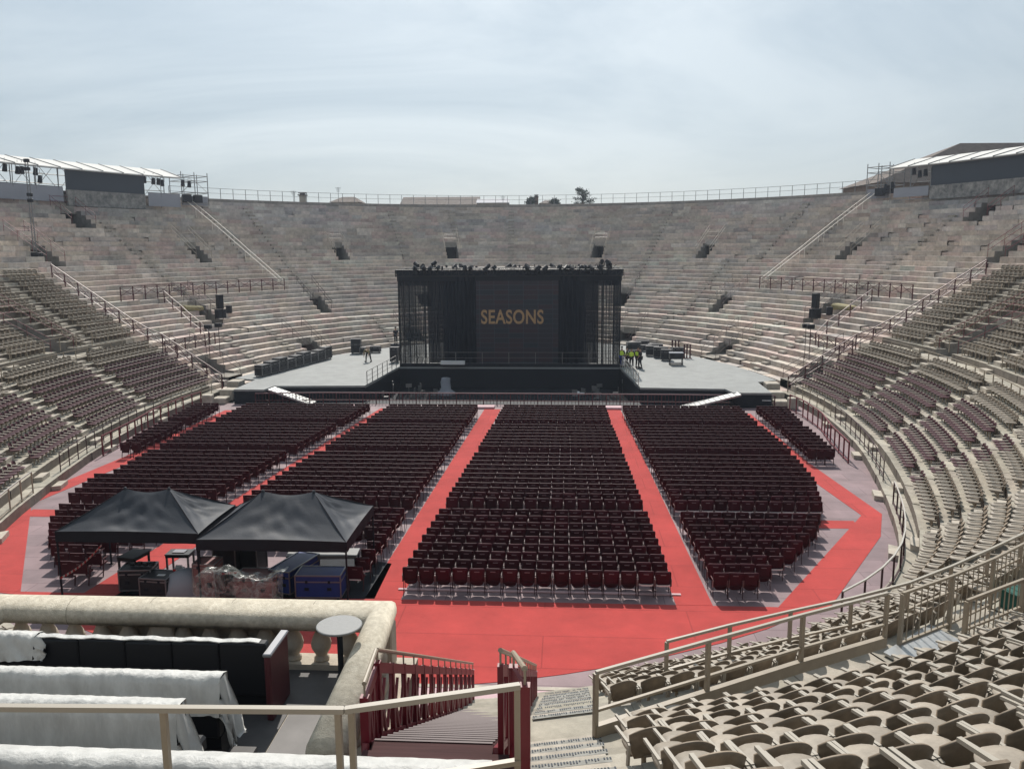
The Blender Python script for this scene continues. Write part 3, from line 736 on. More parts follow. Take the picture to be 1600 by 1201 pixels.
mass('burgundy_stadium_seats', low_tier_seat(['rseat', 'rseat', 'barm', 'steel']), [(s[4], s[5]) for i, s in enumerate(tier_seats) if i not in sel and not s[7]], 'countless burgundy stadium seats in the lower rows on both sides', 'stadium seats')
print('floor seats', len(floor_seats), 'tier seats', len(tier_seats))

# ================================================================== RAILINGS
def resample(pts, sp):
    pts = [Vector(p) for p in pts]; out_ = [pts[0]]; acc = 0
    L = sum((b-a).length for a, b in zip(pts[:-1], pts[1:])); n = max(1, round(L/sp)); st = L/n; need = st
    for a, b in zip(pts[:-1], pts[1:]):
        l = (b-a).length; pos = 0
        while acc+(l-pos) >= need-1e-6:
            pos += need-acc; out_.append(a.lerp(b, min(1, pos/l))); acc = 0; need = st
            if len(out_) > n: break
        acc += l-pos
    return out_
def railing(name, label, cat, pts, h, sp, m, rails=(1.0, .5), pw=.05, rw=.05, brace=None, group=None, square=True, mid=None, pickets=0, railmat=None):
    ps = resample(pts, sp); base = ps[0]
    root = empty(name, base, label, cat, group)
    me = None
    b = MB(); b.box(-pw/2, pw/2, -pw/2, pw/2, 0, h-.01)
    me = b.mesh('post'); me.materials.append(MT[m])
    for p in ps[:100]:
        o = bpy.data.objects.new('post', me); C.objects.link(o); o.parent = root; o.location = p-base
        d = Vector(pts[-1])-Vector(pts[0]); o.rotation_euler = (0, 0, math.atan2(d.y, d.x))
    for f in rails:
        r = MB(); q = [p+Vector((0, 0, h*f))-base for p in ps]
        for a, c in zip(q[:-1], q[1:]):
            if square: r.bar(a, c, rw, rw*(1 if f == 1 else .8))
            else: r.tube(a, c, rw/2, 6)
        r.build('rail', railmat if (railmat and f == 1.0) else m, root)
    if brace:
        r = MB()
        for a, c in zip(ps[:-1], ps[1:]):
            a = a-base; c = c-base; lo = Vector((0, 0, h*.12)); hi = Vector((0, 0, h*.9)); mi = (a+c)/2
            if brace == 'X': r.bar(a+lo*3, c+hi, rw*.7, rw*.7); r.bar(a+hi, c+lo*3, rw*.7, rw*.7)
            if brace == 'V': r.bar(a+hi, mi+lo, rw*.8, rw*.8); r.bar(mi+lo, c+hi, rw*.8, rw*.8)
        r.build('brace', m, root)
    if pickets:
        r = MB()
        for a, c in zip(ps[:-1], ps[1:]):
            n = max(1, int((c-a).length/pickets))
            for i in range(1, n+1): p = a.lerp(c, i/(n+1))-base; r.tube(p+Vector((0, 0, h*.08)), p+Vector((0, 0, h*.98)), rw*.25, 4)
        r.build('pickets', m, root)
    return root
def rp_(s, deg, dz=0): p = ring(s, R(deg)); return (p[0], p[1], tread(s)+dz)

railing('rim_fence', 'thin metal fence along the far top rim of the amphitheatre against the sky', 'fence',
        [(*ring(33.0, R(a)), 17.72) for a in range(-51, 52, 2)], 1.35, 1.75, 'scaf', rails=(1.0, .55), pw=.06, rw=.045)
for sg, sd_ in ((-1, 'left'), (1, 'right')):
    pts = [(*ring(s, R(sg*(78.2-1.4*s/17.6))), tread(s)) for s in [.5+.8*i for i in range(22)]]
    railing('seat_block_railing', 'burgundy stepped railing with long diagonals between seats and bare stone on the %s' % sd_, 'railing', pts, 1.15, 1.65, 'burgd', rails=(1.0, .35), brace='X', pw=.07, rw=.07, group='burgundy railings closing off the seats')
    pts = [(*ring(13.2, R(sg*a)), RZ[14]+.43) for a in range(47, 74, 2)]
    railing('cross_railing', 'burgundy X-braced railing running along a stone tier on the %s' % sd_, 'railing', pts, 1.25, 1.55, 'burgd', rails=(1.0, .42), brace='X', pw=.07, rw=.05, group='burgundy X-braced tier railings')
    for off, wh in ((0, 'inner'), (.75, 'outer')):
        pts = [(*ring(s, R(sg*(46.9+(s-13)*.17+off))), tread(s)) for s in [13.4+.8*i for i in range(23)]]
        railing('stair_handrail', 'long pale double handrail climbing the %s stone tiers, %s line' % (sd_, 'stage side' if off == 0 else 'seat side'), 'handrail', pts, 1.05, 3.2, 'rail', rails=(1.0,), pw=.045, rw=.045, group='pale handrails climbing to the rim')
    # stepped burgundy handrail below the cross railing
    pts = [(*ring(s, R(sg*(67+(13-s)*.32))), tread(s)) for s in (12.9, 12, 11, 10, 9.1, 8.4, 7.2, 6)]
    railing('stepped_handrail', 'burgundy handrail stepping down the stone below the cross railing, %s side' % sd_, 'handrail', pts, 1.1, 1.7, 'burgd', rails=(1.0, .4), pw=.07, rw=.05, group='burgundy handrails stepping down the tiers')
    pts = [(*ring(5.7, R(sg*a)), tread(5.7)) for a in (68.7, 71, 73.5, 76, 78)]
    railing('low_cross_railing', 'short burgundy X-braced railing beside the seat block, %s side' % sd_, 'railing', pts, 1.05, 1.5, 'burgd', rails=(1.0,), brace='X', pw=.07, rw=.05, group='short burgundy railings')
    pts = [(*ring(6.75, R(sg*a)), tread(6.75)) for a in np.arange(79.5, 122 if sg > 0 else 140, 2.0)]
    railing('walkway_fence', 'thin beige railing edging the walkway between upper and lower seats, %s side' % sd_, 'railing', pts, 1.05, 1.45, 'steel', rails=(1.0, .5), pw=.05, rw=.045, group='beige walkway railings')
    pts = [(*ring(8.45, R(sg*a)), tread(8.45)) for a in np.arange(80, 118 if sg > 0 else 140, 2.0)]
    railing('walkway_fence', 'thin beige railing on the upper side of the walkway, %s side' % sd_, 'railing', pts, .95, 1.9, 'steel', rails=(1.0,), pw=.045, rw=.045, group='beige walkway railings')
    pts = [(*ring(.18, R(sg*a)), RZ[0]) for a in np.arange(95, 119, 2.0)]
    railing('floor_edge_fence', 'thin dark railing on the lowest stone ledge facing the %s floor chairs' % sd_, 'railing', pts, 1.0, 1.3, 'leg', rails=(1.0, .3), pw=.04, rw=.04, group='railings on the lowest stone ledge')
    pts = [(*ring(.18, R(sg*a)), RZ[0]) for a in np.arange(123, 149 if sg > 0 else 147, 2.0)]
    railing('floor_edge_fence', 'steel railing at the %s near corner where the red carpet meets the tiers' % sd_, 'railing', pts, 1.0, 1.4, 'steel' if sg < 0 else 'leg', rails=(1.0, .1), pw=.06, rw=.05, group='railings on the lowest stone ledge', railmat='lsteel')
    pts = [(sg*a[0]-(.6 if sg < 0 else 0), a[1], 0.01) for a in ((20.9, 2.2), (21.2, 0), (21.2, -4), (20.6, -8), (20.2, -12.3))]
    railing('floor_barrier', 'burgundy picket barrier standing on the floor beside the %s small seat block' % sd_, 'barrier', pts, 1.15, 1.1, 'burg', rails=(1.0, .1), pw=.07, rw=.06, group='burgundy floor barriers')
    pts = [(*ring(.25, R(sg*a)), RZ[0]) for a in np.arange(79, 95, 2.0)]
    railing('floor_edge_fence', 'thin beige railing on the lowest ledge next to the stage, %s side' % sd_, 'railing', pts, .95, 1.5, 'steel', rails=(1.0, .4), pw=.045, rw=.04, group='railings on the lowest stone ledge')

# near railings on the right
ptA = [Pz(*p) for p in ((930, 1152, 4.40), (1085, 1102, 4.40), (1240, 1052, 4.35), (1381, 1010, 4.30))]
ra = railing('near_railing', 'beige steel railing with double posts in front of the nearest right hand seats', 'railing', ptA, 1.02, 2.0, 'steel', rails=(1.0, .42), pw=.065, rw=.052, railmat='barm')
kb = MB(); base = Vector(ptA[0])
for a, b in zip(ptA[:-1], ptA[1:]): kb.bar(Vector(a)-base+Vector((0, 0, .10)), Vector(b)-base+Vector((0, 0, .10)), .10, .20)
kb.build('base_beam', 'steel', ra)
ptB = [Pz(*p) for p in ((1040, 1078, 3.05), (1170, 1042, 3.2), (1290, 1014, 3.3), (1382, 994, 3.5), (1450, 968, 3.6), (1520, 935, 3.7), (1612, 888, 3.9), (1720, 815, 3.95))]
railing('lower_railing', 'long curving beige steel railing between the walkway and the lower right hand seats', 'railing', ptB, 1.0, 1.45, 'steel', rails=(1.0, .42), pw=.06, rw=.052, railmat='barm')
pts = [(*ring(8.5, R(a)), 4.4) for a in (157, 155.5, 154)]
railing('gate_railing', 'beige railing with thin upright bars beside the stair opening on the right', 'railing', pts, 1.05, 1.6, 'steel', rails=(1.0, .5), pw=.07, rw=.05, pickets=.16)
pts = [(*ring(7.2, R(a)), 3.98) for a in (157.2, 155.2, 153.2, 151.2, 149)]
railing('gate_railing', 'beige railing with thin upright bars edging the walkway on the far right', 'railing', pts, 1.1, 1.6, 'steel', rails=(1.0, .1), pw=.07, rw=.05, pickets=.2)
lp = MB(); q = [Pz(1380, 1022, 4.02), Pz(1452, 978, 4.02), Pz(1512, 1010, 4.02), Pz(1425, 1046, 4.02)]
lp.add(q+[(a, b, c+.05) for a, b, c in q], [(4, 5, 6, 7), (0, 1, 5, 4), (1, 2, 6, 5), (2, 3, 7, 6), (3, 0, 4, 7), (3, 2, 1, 0)])
tag(lp.build('landing_plate', 'galv'), 'shiny grey metal landing plate beside the railing on the right', 'metal plate')
gc = MB(); gp = Pz(1592, 950, 4.0); gc.box(-.3, .3, -.2, .2, 0, .36, rz=.3, at=gp); gc.box(-.33, .33, -.23, .23, .36, .4, rz=.3, at=gp)
tag(gc.build('crate', 'green'), 'small green crate on the walkway at the right edge', 'crate')

# near left handrail in front of the camera
zr = 8.2
p0, p1, p2 = Pz(-260, 1103, zr), Pz(538, 1109, zr), Pz(812, 1071, zr)
hr = empty('near_handrail', (p1[0], p1[1], zr-1.35), 'beige steel handrail crossing the lower left foreground', 'handrail'); bo = Vector(hr.location)
r = MB(); r.bar(Vector(p0)-bo, Vector(p1)-bo, .052, .04); r.build('rail', 'barm', hr)
r = MB(); r.bar(Vector(p1)-bo, Vector(p2)-bo, .052, .04); r.build('rail', 'barm', hr)
for p in (Pz(255, 1106, zr), Pz(528, 1109, zr), Pz(549, 1108, zr), Pz(808, 1071, zr)):
    r = MB(); v = Vector(p)-bo; r.box(v.x-.022, v.x+.022, v.y-.022, v.y+.022, -.3, v.z-.02); r.build('post', 'steel', hr)
r = MB(); a = Vector(p1)-bo; b = Vector(p2)-bo; dz = Vector((0, 0, -.62)); r.bar(a+dz, b+dz, .05, .04); r.build('rail', 'steel', hr)

# ================================================================== BURGUNDY STAIRCASE
X0, X1 = 3.02, 4.40; YA, ZA, YB, ZB = -48.7, 6.30, -38.2, .60
st = empty('metal_staircase', (X0, YB, 0), 'burgundy metal staircase with planked treads going down beside the balustrade', 'staircase'); bo = Vector(st.location)
n = 34
for i in range(n):
    t = (i+.5)/n; y = YB+(YA-YB)*t; z = ZB+(ZA-ZB)*t; m_ = MB(); dy = abs(YA-YB)/n
    m_.box(X0+.04, X1-.04, y-dy*.52, y+dy*.52, z-.035, z, at=-bo); m_.box(X0+.05, X1-.05, y+dy*.5, y+dy*.54, z-.14, z-.005, at=-bo)
    tr_ = m_.build('tread', 'tread', st); m_ = MB(); m_.box(X0+.05, X1-.05, y+dy*.40, y+dy*.50, z+.001, z+.012, at=-bo); m_.build('nosing', 'leg', tr_)
for x in (X0, X1):
    m_ = MB(); m_.bar(Vector((x, YA, ZA-.08))-bo, Vector((x, YB, ZB-.08))-bo, .05, .24); m_.build('stringer', 'burg', st)
def side_panel(x, ya, yb, lab):
    root = empty('stair_railing', (x, yb, 0), lab, 'stair railing', 'burgundy stair railings'); bo = Vector(root.location)
    f = lambda y: ZB+(ZA-ZB)*(y-YB)/(YA-YB)
    N_ = int(abs(ya-yb)/.72); ys = [ya+(yb-ya)*i/N_ for i in range(N_+1)]
    for y in ys:
        m_ = MB(); m_.box(x-.03, x+.03, y-.04, y+.04, f(y)-.1, f(y)+.98, at=-bo); m_.build('post', 'burg', root)
    m_ = MB(); m_.bar(Vector((x, ya, f(ya)+.92))-bo, Vector((x, yb, f(yb)+.92))-bo, .05, .12); m_.build('top_band', 'burg', root)
    m_ = MB(); m_.bar(Vector((x, ya, f(ya)+.06))-bo, Vector((x, yb, f(yb)+.06))-bo, .04, .08); m_.build('bottom_band', 'burg', root)
    m_ = MB()
    for a, b in zip(ys[:-1], ys[1:]):
        mid = (a+b)/2
        m_.bar(Vector((x, a, f(a)+.85))-bo, Vector((x, mid-.04, f(mid)+.12))-bo, .03, .07); m_.bar(Vector((x, mid+.04, f(mid)+.12))-bo, Vector((x, b, f(b)+.85))-bo, .03, .07)
        m_.bar(Vector((x, a, f(a)+.12))-bo, Vector((x, mid-.04, f(mid)+.82))-bo, .03, .05)
    m_.build('lattice', 'burg', root)
    m_ = MB(); m_.tube(Vector((x, ya, f(ya)+1.14))-bo, Vector((x, yb, f(yb)+1.14))-bo, .026, 8)
    for y in ys: m_.tube(Vector((x, y, f(y)+.97))-bo, Vector((x, y, f(y)+1.13))-bo, .012, 5)
    m_.build('handrail', 'steel', root); return root
side_panel(X0-.06, YA+1.0, YB, 'burgundy lattice railing on the balustrade side of the metal staircase')
side_panel(X1+.06, YA+.05, YB, 'burgundy lattice railing on the seat side of the metal staircase')
def flat_panel(lab, a, b, z0, h0, h1):
    root = empty('landing_railing', (a[0], a[1], z0), lab, 'railing', 'burgundy panels at the top landing'); bo = Vector(root.location)
    A = Vector((*a, z0)); B = Vector((*b, z0))
    for p, h in ((A, h0), (B, h1)):
        m_ = MB(); m_.box(p.x-.045, p.x+.045, p.y-.045, p.y+.045, z0-.5, z0+h, at=-bo); m_.build('post', 'burg', root)
    m_ = MB(); u = Vector((0, 0, 1)); m_.bar(A+u*(h0-.08)-bo, B+u*(h1-.08)-bo, .04, .12); m_.bar(A+u*.08-bo, B+u*.08-bo, .04, .07)
    for i in range(3):
        p = A.lerp(B, i/3); q = A.lerp(B, (i+1)/3); r_ = A.lerp(B, (i+.5)/3); m_.bar(p+u*.9-bo, r_+u*.1-bo, .03, .06); m_.bar(r_+u*.1-bo, q+u*.9-bo, .03, .06)
    m_.build('panel', 'burg', root)
    m_ = MB(); m_.tube(A+u*(h0+.14)-bo, B+u*(h1+.14)-bo, .026, 8); m_.tube(A+u*h0-bo, A+u*(h0+.14)-bo, .012, 5); m_.tube(B+u*h1-bo, B+u*(h1+.14)-bo, .012, 5); m_.build('handrail', 'steel', root)
flat_panel('burgundy lattice panel closing the landing on the balustrade side', (X0-.06, YA+.95), (X0-.02, YA+.2), 5.80, .98, .98)
flat_panel('narrow burgundy panel with heavy post at the seat side of the landing', (4.6, -48.75), (4.78, -50.1), 6.35, .95, 1.5)
lm = MB(); lm.box(X0, X1+.2, -50.4, YA-.02, 6.2, 6.3); tag(lm.build('landing', 'tread'), 'planked landing at the top of the burgundy staircase', 'landing')

# ================================================================== BALUSTRADE BOX
BX0, BX1, BY1, ZF = -3.75, 2.55, -44.9, 5.2
fb = MB(); fb.box(BX0-.2, BX1+.3, -50.6, BY1+.3, 3.2, ZF-.01); 
tag(fb.build('terrace', 'balp'), 'stone terrace carrying the balustrade and the covered rows', 'terrace')
for i, (x0, x1, y0, y1, m_) in enumerate(((BX0+.25, BX1-.25, -46.1, BY1-.15, 'boxfloor'), (BX0+.25, 1.35, -50.5, -46.12, 'boxfloor'), (1.37, BX1-.25, -47.4, -46.12, 'boxfl2'), (1.37, BX1+.1, -50.5, -47.42, 'boxfl2'))):
    b = MB(); b.box(x0, x1, y0, y1, ZF-.008, ZF+.002+.003*i)
    tag(b.build('floor_panel', m_), ['dark floor sheet just behind the balusters under the round table', 'dark floor sheet under the covered rows on the terrace', 'grey floor panel beside the right hand balustrade', 'grey floor panel in front of the balustrade end post'][i], 'floor panel', 'floor panels on the terrace')
bl = empty('balustrade', (BX0, BY1, ZF), 'weathered stone balustrade with round-topped coping around the terrace', 'balustrade'); bo = Vector(bl.location)
def cap_prof(w_, h): 
    o = []
    for i in range(9): a = P180*i/8; o.append((w_/2*math.cos(a)*(1.0), h*.45+h*.55*math.sin(a)**.8 if 0 < i < 8 else h*.45))
    return [(w_/2*.86, 0)]+[(w_/2, h*.2)]+o+[(-w_/2, h*.2), (-w_/2*.86, 0)]
def coping(pts):
    m_ = MB(); m_.sweep(cap_prof(.50, .34), [tuple(Vector(p)-bo) for p in pts]); m_.smooth = True; o = m_.build('coping', 'bal', bl)
    return o
ZT = ZF+.66
coping([(BX0+.1, -51.5, ZT), (BX0+.1, BY1, ZT), (BX1-.18, BY1, ZT), (BX1-.02, -48.35, ZT)])
pl = MB()
for a, b in (((BX0+.1, -51.5), (BX0+.1, BY1)), ((BX0+.1, BY1), (BX1-.18, BY1)), ((BX1-.18, BY1), (BX1-.04, -48.0))):
    pl.bar(Vector((*a, ZF+.04))-bo, Vector((*b, ZF+.04))-bo, .36, .10)
pl.build('plinth', 'balp', bl)
bm_ = MB(); bm_.lathe([(.115, 0), (.115, .05), (.08, .07), (.09, .1), (.145, .2), (.155, .27), (.13, .36), (.085, .45), (.07, .5), (.1, .535), (.12, .55), (.12, .585)], 14); bm_.smooth = True
bme = bm_.mesh('baluster'); bme.materials.append(MT['balp'])
def baluster(x, y):
    o = bpy.data.objects.new('baluster', bme); C.objects.link(o); o.parent = bl; o.location = Vector((x, y, ZF+.085))-bo
nb = 14
for i in range(nb):
    if i in (4, 5, 12, 13) and False: continue
    baluster(BX0+.45+i*.43, BY1)
for i in range(1, 8): baluster(BX1-.18+.14*i*.43/3.45, BY1-i*.43)
for i in range(1, 12): baluster(BX0+.1, BY1-i*.45)
for x0, x1, y0, y1 in ((-.05-1.1, .28-1.1, BY1-.16, BY1+.16), (BX1-.36, BX1-.0, BY1-.18, BY1+.18), (BX1-.22, BX1+.18, -48.55, -48.05)):
    m_ = MB(); m_.box(x0, x1, y0, y1, 0, .68, at=(-bo[0], -bo[1], 0), bev=.02); m_.build('pedestal', 'balp', bl)
xa_, xb_ = Pz(150, 965, 5.86)[0], Pz(452, 975, 5.86)[0]
m_ = MB(); m_.box(xa_, xb_, BY1+.17, BY1+.24, .09, .66, at=(-bo[0], -bo[1], 0)); m_.build('solid_backing', 'balp', bl)
for k in range(1, 5):
    for p_, q_ in (((BX0+.1+k*1.25, BY1), (BX0+.107+k*1.25, BY1)),):
        m_ = MB(); m_.sweep([(a_*1.004, z_*1.004) for a_, z_ in cap_prof(.50, .34)], [tuple(Vector((*p_, ZT))-bo), tuple(Vector((*q_, ZT))-bo)]); m_.build('coping_joint', 'joint', bl)
# round table
def rtable(at):
    r = empty('round_table', at, 'round grey bar table on a black column beside the balustrade corner', 'table')
    m_ = MB(); m_.lathe([(.30, 0), (.31, .01), (.31, .025), (.30, .032)], 40, (0, 0, 1.18)); m_.smooth = False; m_.build('tabletop', 'grey', r)
    m_ = MB(); m_.lathe([(.04, .03), (.04, 1.17)], 12); m_.lathe([(.12, 1.15), (.12, 1.18)], 12); m_.build('column', 'black', r)
    m_ = MB()
    for k in range(4): a = k*P180/2+.5; m_.bar((0, 0, .03), (.3*math.cos(a), .3*math.sin(a), .02), .06, .035)
    m_.lathe([(.08, 0), (.08, .05)], 12); m_.build('base', 'black', r)
rtable(Pz(530, 975, 6.42)[:2]+(ZF+.005,))
# covered rows of seats
def wavy(x0, x1, f, n=60): return [x0+(x1-x0)*i/n for i in range(n+1)]
def row_base(label, x0, x1, yc, zf, h, arm=True):
    r = empty('seat_row', (x0, yc, zf), label, 'seat row', 'black seat rows on the terrace')
    n = int((x1-x0)/.62); wd = (x1-x0)/n
    for i in range(n):
        m_ = MB(); m_.box(i*wd+.003, (i+1)*wd-.003, -.09, .06, .28, h-.012*((i*5) % 3), bev=.02); m_.smooth = False; m_.build('backrest', 'sofa', r)
        m_ = MB(); m_.box(i*wd+.02, (i+1)*wd-.02, .07, .52, .30, .48, bev=.03); m_.build('seat', 'sofa', r)
    m_ = MB(); m_.box(0, x1-x0, -.06, .4, .0, .28); m_.build('base', 'sofa', r)
    if arm:
        m_ = MB(); m_.box(x1-x0+.01, x1-x0+.10, -.22, .5, 0, h-.12, bev=.02); m_.build('end_panel', 'burgd', r)
        m_ = MB(); m_.box(x1-x0, x1-x0+.12, -.24, .5, h-.12, h-.07, bev=.015); m_.build('arm_cap', 'caset', r)
    return r
def drape(label, x0, x1, yc, zt, drop_b, drop_f, wid=.34, seed=1, endhang=.5, slump=0.0):
    """plastic sheet lying over a row: cross-section swept along x with sag and wrinkles"""
    rnd = random.Random(seed); m_ = MB(); n = 110; K = 14
    ph = [rnd.uniform(0, 6) for _ in range(12)]
    def sec(x, t, u):
        sc = .008*math.sin(x*10.1+ph[0])+.005*math.sin(x*23+ph[1]+t*3)+.008*math.sin(x*51+ph[8])
        db = drop_b*(1+.10*math.sin(x*2.2+ph[2])+.06*math.sin(x*5.1+ph[3])); df = drop_f
        wv = .014*math.sin(x*5+ph[4]+t*5)+.009*math.sin(x*17+t*9+ph[5])+.006*math.sin(x*37+t*21+ph[6])
        if t < .5: k = (.5-t)/.5; y = -wid/2-.02-.07*k+wv*(.3+k)*1.2; z = zt-.02-db*k+sc*.3      # camera side
        elif t < .64: k = (t-.5)/.14; y = -wid/2+wid*k; z = zt+.015*math.sin(k*P180)+sc+.012*math.sin(x*4+ph[7])
        else: k = (t-.64)/.36; y = wid/2+.02+wv*k; z = zt-df*k+sc*.3
        return y, z
    for i in range(n+1):
        x = x0+(x1-x0)*i/n
        for j in range(K+1):
            y, z = sec(x, j/K, i/n); m_.v.append((x, yc+y, z))
    for i in range(n):
        for j in range(K): a = i*(K+1)+j; m_.f.append((a, a+1, a+K+2, a+K+1)); m_.c.append(None)
    # bunched end hanging over the row end
    o = len(m_.v); Q = 12
    for i in range(Q+1):
        t = i/Q
        for j in range(K+1):
            x, y, z = m_.v[n*(K+1)+j]; zz = z-(z-(zt-endhang))*min(1, t*1.3)*.9 if z > zt-endhang else z
            m_.v.append((x+.16*math.sin(t*1.6)+.03*math.sin(j*1.9+t*4), y*(1)+.05*math.sin(j*2.3+t*5)*t, zz-.02*math.sin(j*1.7)))
    for i in range(Q):
        for j in range(K): a = o+i*(K+1)+j; m_.f.append((a, a+1, a+K+2, a+K+1)); m_.c.append(None)
    m_.smooth = True; ob = m_.build('plastic_cover', 'plastic'); return tag(ob, label, 'plastic cover', 'white plastic covers over the seat rows')
r1x1 = Pz(412, 1050, 5.9)[0]
row_base('long row of black seats on the terrace, farthest row, partly uncovered', BX0+.3, r1x1, -46.25, ZF+.0, 1.04)
drape('white plastic sheet folded over the left end of the farthest black row', BX0+.3, Pz(70, 990, 6.2)[0], -46.25, ZF+1.06, .30, .5, wid=.18, seed=3, endhang=.12)
m_ = MB(); xa_, xb_ = Pz(75, 990, 6.2)[0], r1x1-.1
for i in range(40):
    u0, u1 = xa_+(xb_-xa_)*i/40, xa_+(xb_-xa_)*(i+1)/40; f = lambda u: ZF+1.05+.008*math.sin(u*9)+.006*math.sin(u*23)
    m_.bar((u0, -46.27, f(u0)), (u1, -46.27, f(u1)), .10, .014)
tag(m_.build('plastic_edge', 'plastic'), 'thin white plastic edge lying along the top of the farthest black row', 'plastic cover')
row_base('black seat row under the second white plastic cover', BX0+.3, Pz(350, 1060, 6.3)[0], -47.5, ZF+.16, 1.03, arm=False)
drape('white plastic cover with hanging folded end, second row from the balustrade', BX0+.3, Pz(348, 1056, 6.42)[0], -47.5, ZF+1.22, .42, .7, wid=.18, seed=5, endhang=.85)
row_base('black seat row under the third white plastic cover', BX0+.3, Pz(288, 1110, 6.7)[0], -48.75, ZF+.44, 1.03, arm=False)
drape('white plastic cover behind the handrail, third row from the balustrade', BX0+.3, Pz(285, 1108, 6.7)[0], -48.75, ZF+1.58, .75, .7, wid=.2, seed=8, endhang=.9)
row_base('black seat row under the nearest white plastic cover', BX0+.3, 2.2, -50.0, ZF+.72, 1.02, arm=False)
drape('crumpled white plastic cover along the bottom edge, nearest row', BX0-.5, Pz(770, 1178, 7.0)[0], -50.0, ZF+1.79, .5, .5, wid=.24, seed=13, endhang=.2)
for i, (yc, z1) in enumerate(((-47.9, .16), (-49.1, .44), (-50.3, .72))):
    b = MB(); b.box(BX0+.26, 1.3-.15*i, yc-.0-.55, yc+.62, ZF+.004+.001*i, ZF+z1-.005-.001*i)
    tag(b.build('riser_platform', 'boxfloor'), 'dark %s platform step under the covered seat rows' % ['lowest', 'middle', 'highest'][i], 'platform', 'platform steps on the terrace')

# ================================================================== STAGE
ZS = 1.1
stg = empty('stage', (0, 16, 0), 'grey stage deck with black front around a dark orchestra recess', 'stage'); bo = Vector(stg.location)
XL, XR = -10.15, 10.75
deck = [(-19.7, 8.4), (-19.6, 3.7), (-17.3, 3.7), (-17.1, 5.35), (XL, 5.75), (-9.5, 15.9), (9.95, 15.9), (XR, 5.35), (16.9, 4.9), (17.2, 3.3), (19.9, 3.3), (20.0, 8.2)]
back = [tuple(ring(.12, R(a))) for a in range(76, -77, -4)]
def offs(poly): return [(x-bo.x, y-bo.y) for x, y in poly]
m_ = MB(); m_.prism(offs(deck+back), .95, ZS); m_.build('deck', 'deck', stg)
m_ = MB()
for a, b in zip(deck[:-1], deck[1:]):
    if (a[1] < 6.5 and b[1] < 6.5): m_ = MB(); m_.bar(Vector((*a, .46))-bo, Vector((*b, .46))-bo, .04, .96); m_.build('front_panel', 'black', stg)
m_ = MB(); m_.bar(Vector((XL+.02, 5.7, -.0))-bo, Vector((-9.48, 15.9, -.0))-bo, .06, 1.9); m_.bar(Vector((-9.5, 15.9, .0))-bo, Vector((9.95, 15.9, .0))-bo, .06, 1.9); m_.bar(Vector((9.93, 15.9, 0))-bo, Vector((XR-.02, 5.4, 0))-bo, .06, 1.9)
m_.build('recess_wall', 'black', stg)
m_ = MB(); m_.quad((-22.2, 4.4, -.02), (22.2, 4.4, -.02), (22.2, 5.9, -.02), (-22.2, 5.9, -.02)); m_.v = [(x-bo.x, y-bo.y, z-.03) for x, y, z in m_.v]; m_.build('ground_cover', 'black', stg)
m_ = MB(); m_.box(-11.5, 11.8, 5.9, 17, -.95, -.85, at=-bo); m_.build('pit_floor', 'pit', stg)
for sg, sd_ in ((-1, 'left'), (1, 'right')):
    for i, (x, y, w_, d, h) in enumerate(((20.75, 4.0, .9, 1.1, .45), (20.7, 5.5, .95, 1.2, .85), (20.8, 7.1, .9, 1.3, 1.25), (21.35, 3.1, .6, .7, .8))):
        b = MB(); b.box(-w_/2*1.1, w_/2*1.1, -d/2, d/2, 0, h, bev=.05); tag(b.build('stone_block', 'creme', None, (sg*x, y, .0), random.uniform(-.06, .06)), '%s pale stone block at the %s end of the stage beside the railing' % (['lowest', 'middle', 'tallest', 'outermost'][i], sd_), 'stone block', 'stone blocks at the stage ends')
# covered lump and bits in the pit
cl = MB(); cl.lathe([(.75, 0), (.7, .25), (.42, .5), (.38, 1.15), (.3, 1.45), (.1, 1.52)], 12, Pz(697, 617, -.84)); 
for i, v in enumerate(cl.v): cl.v[i] = (v[0]+.12*math.sin(i*1.7), v[1]+.08*math.sin(i*2.9), v[2])
cl.smooth = True; tag(cl.build('covered_equipment', 'banner'), 'grey cloth-covered lump standing in the dark orchestra recess', 'covered equipment')
b = MB(); p = Pz(904, 616, -.84); b.box(-.45, .1, -.2, .2, 0, .25, at=p, bev=.05); b.box(-.0, .5, -.1, .3, .0, .12, at=p); tag(b.build('white_bundle', 'white'), 'small white bundle on the floor of the dark orchestra recess', 'bundle')
random.seed(11)
pit_items = []
for i in range(20):
    side = i < 10; pit_items.append((random.uniform(-9.8, -5.2) if side else random.uniform(5.8, 10), random.uniform(7.5, 13.5), i % 3 == 0))
pit_items.sort(); cnt = {}
for x, yy, ms_ in pit_items:
    side = 'left' if x < 0 else 'right'; cnt[(side, ms_)] = c_n = cnt.get((side, ms_), 0)+1
    if ms_:
        b = MB(); b.tube((0, 0, 0), (0, 0, 1.0), .02, 5); b.tube((-.25, 0, 0), (.25, 0, .02), .02, 4); b.box(-.25, .25, -.02, .02, .95, 1.25); nm, cat = 'music_stand', 'music stand'
    else:
        b = MB(); b.box(-.22, .22, -.22, .22, .42, .46); b.box(-.22, .22, .19, .22, .46, .9)
        for a_ in (-.2, .2):
            for c_ in (-.2, .2): b.tube((a_, c_, 0), (a_, c_, .43), .015, 4)
        nm, cat = 'pit_chair', 'chair'
    o = b.build(nm, 'scaf', None, (x, yy, -.84), random.uniform(0, 6)); tag(o, '%s small dark %s from left in the %s half of the orchestra recess' % (nth(c_n), cat, side), cat, cat+'s in the orchestra recess')
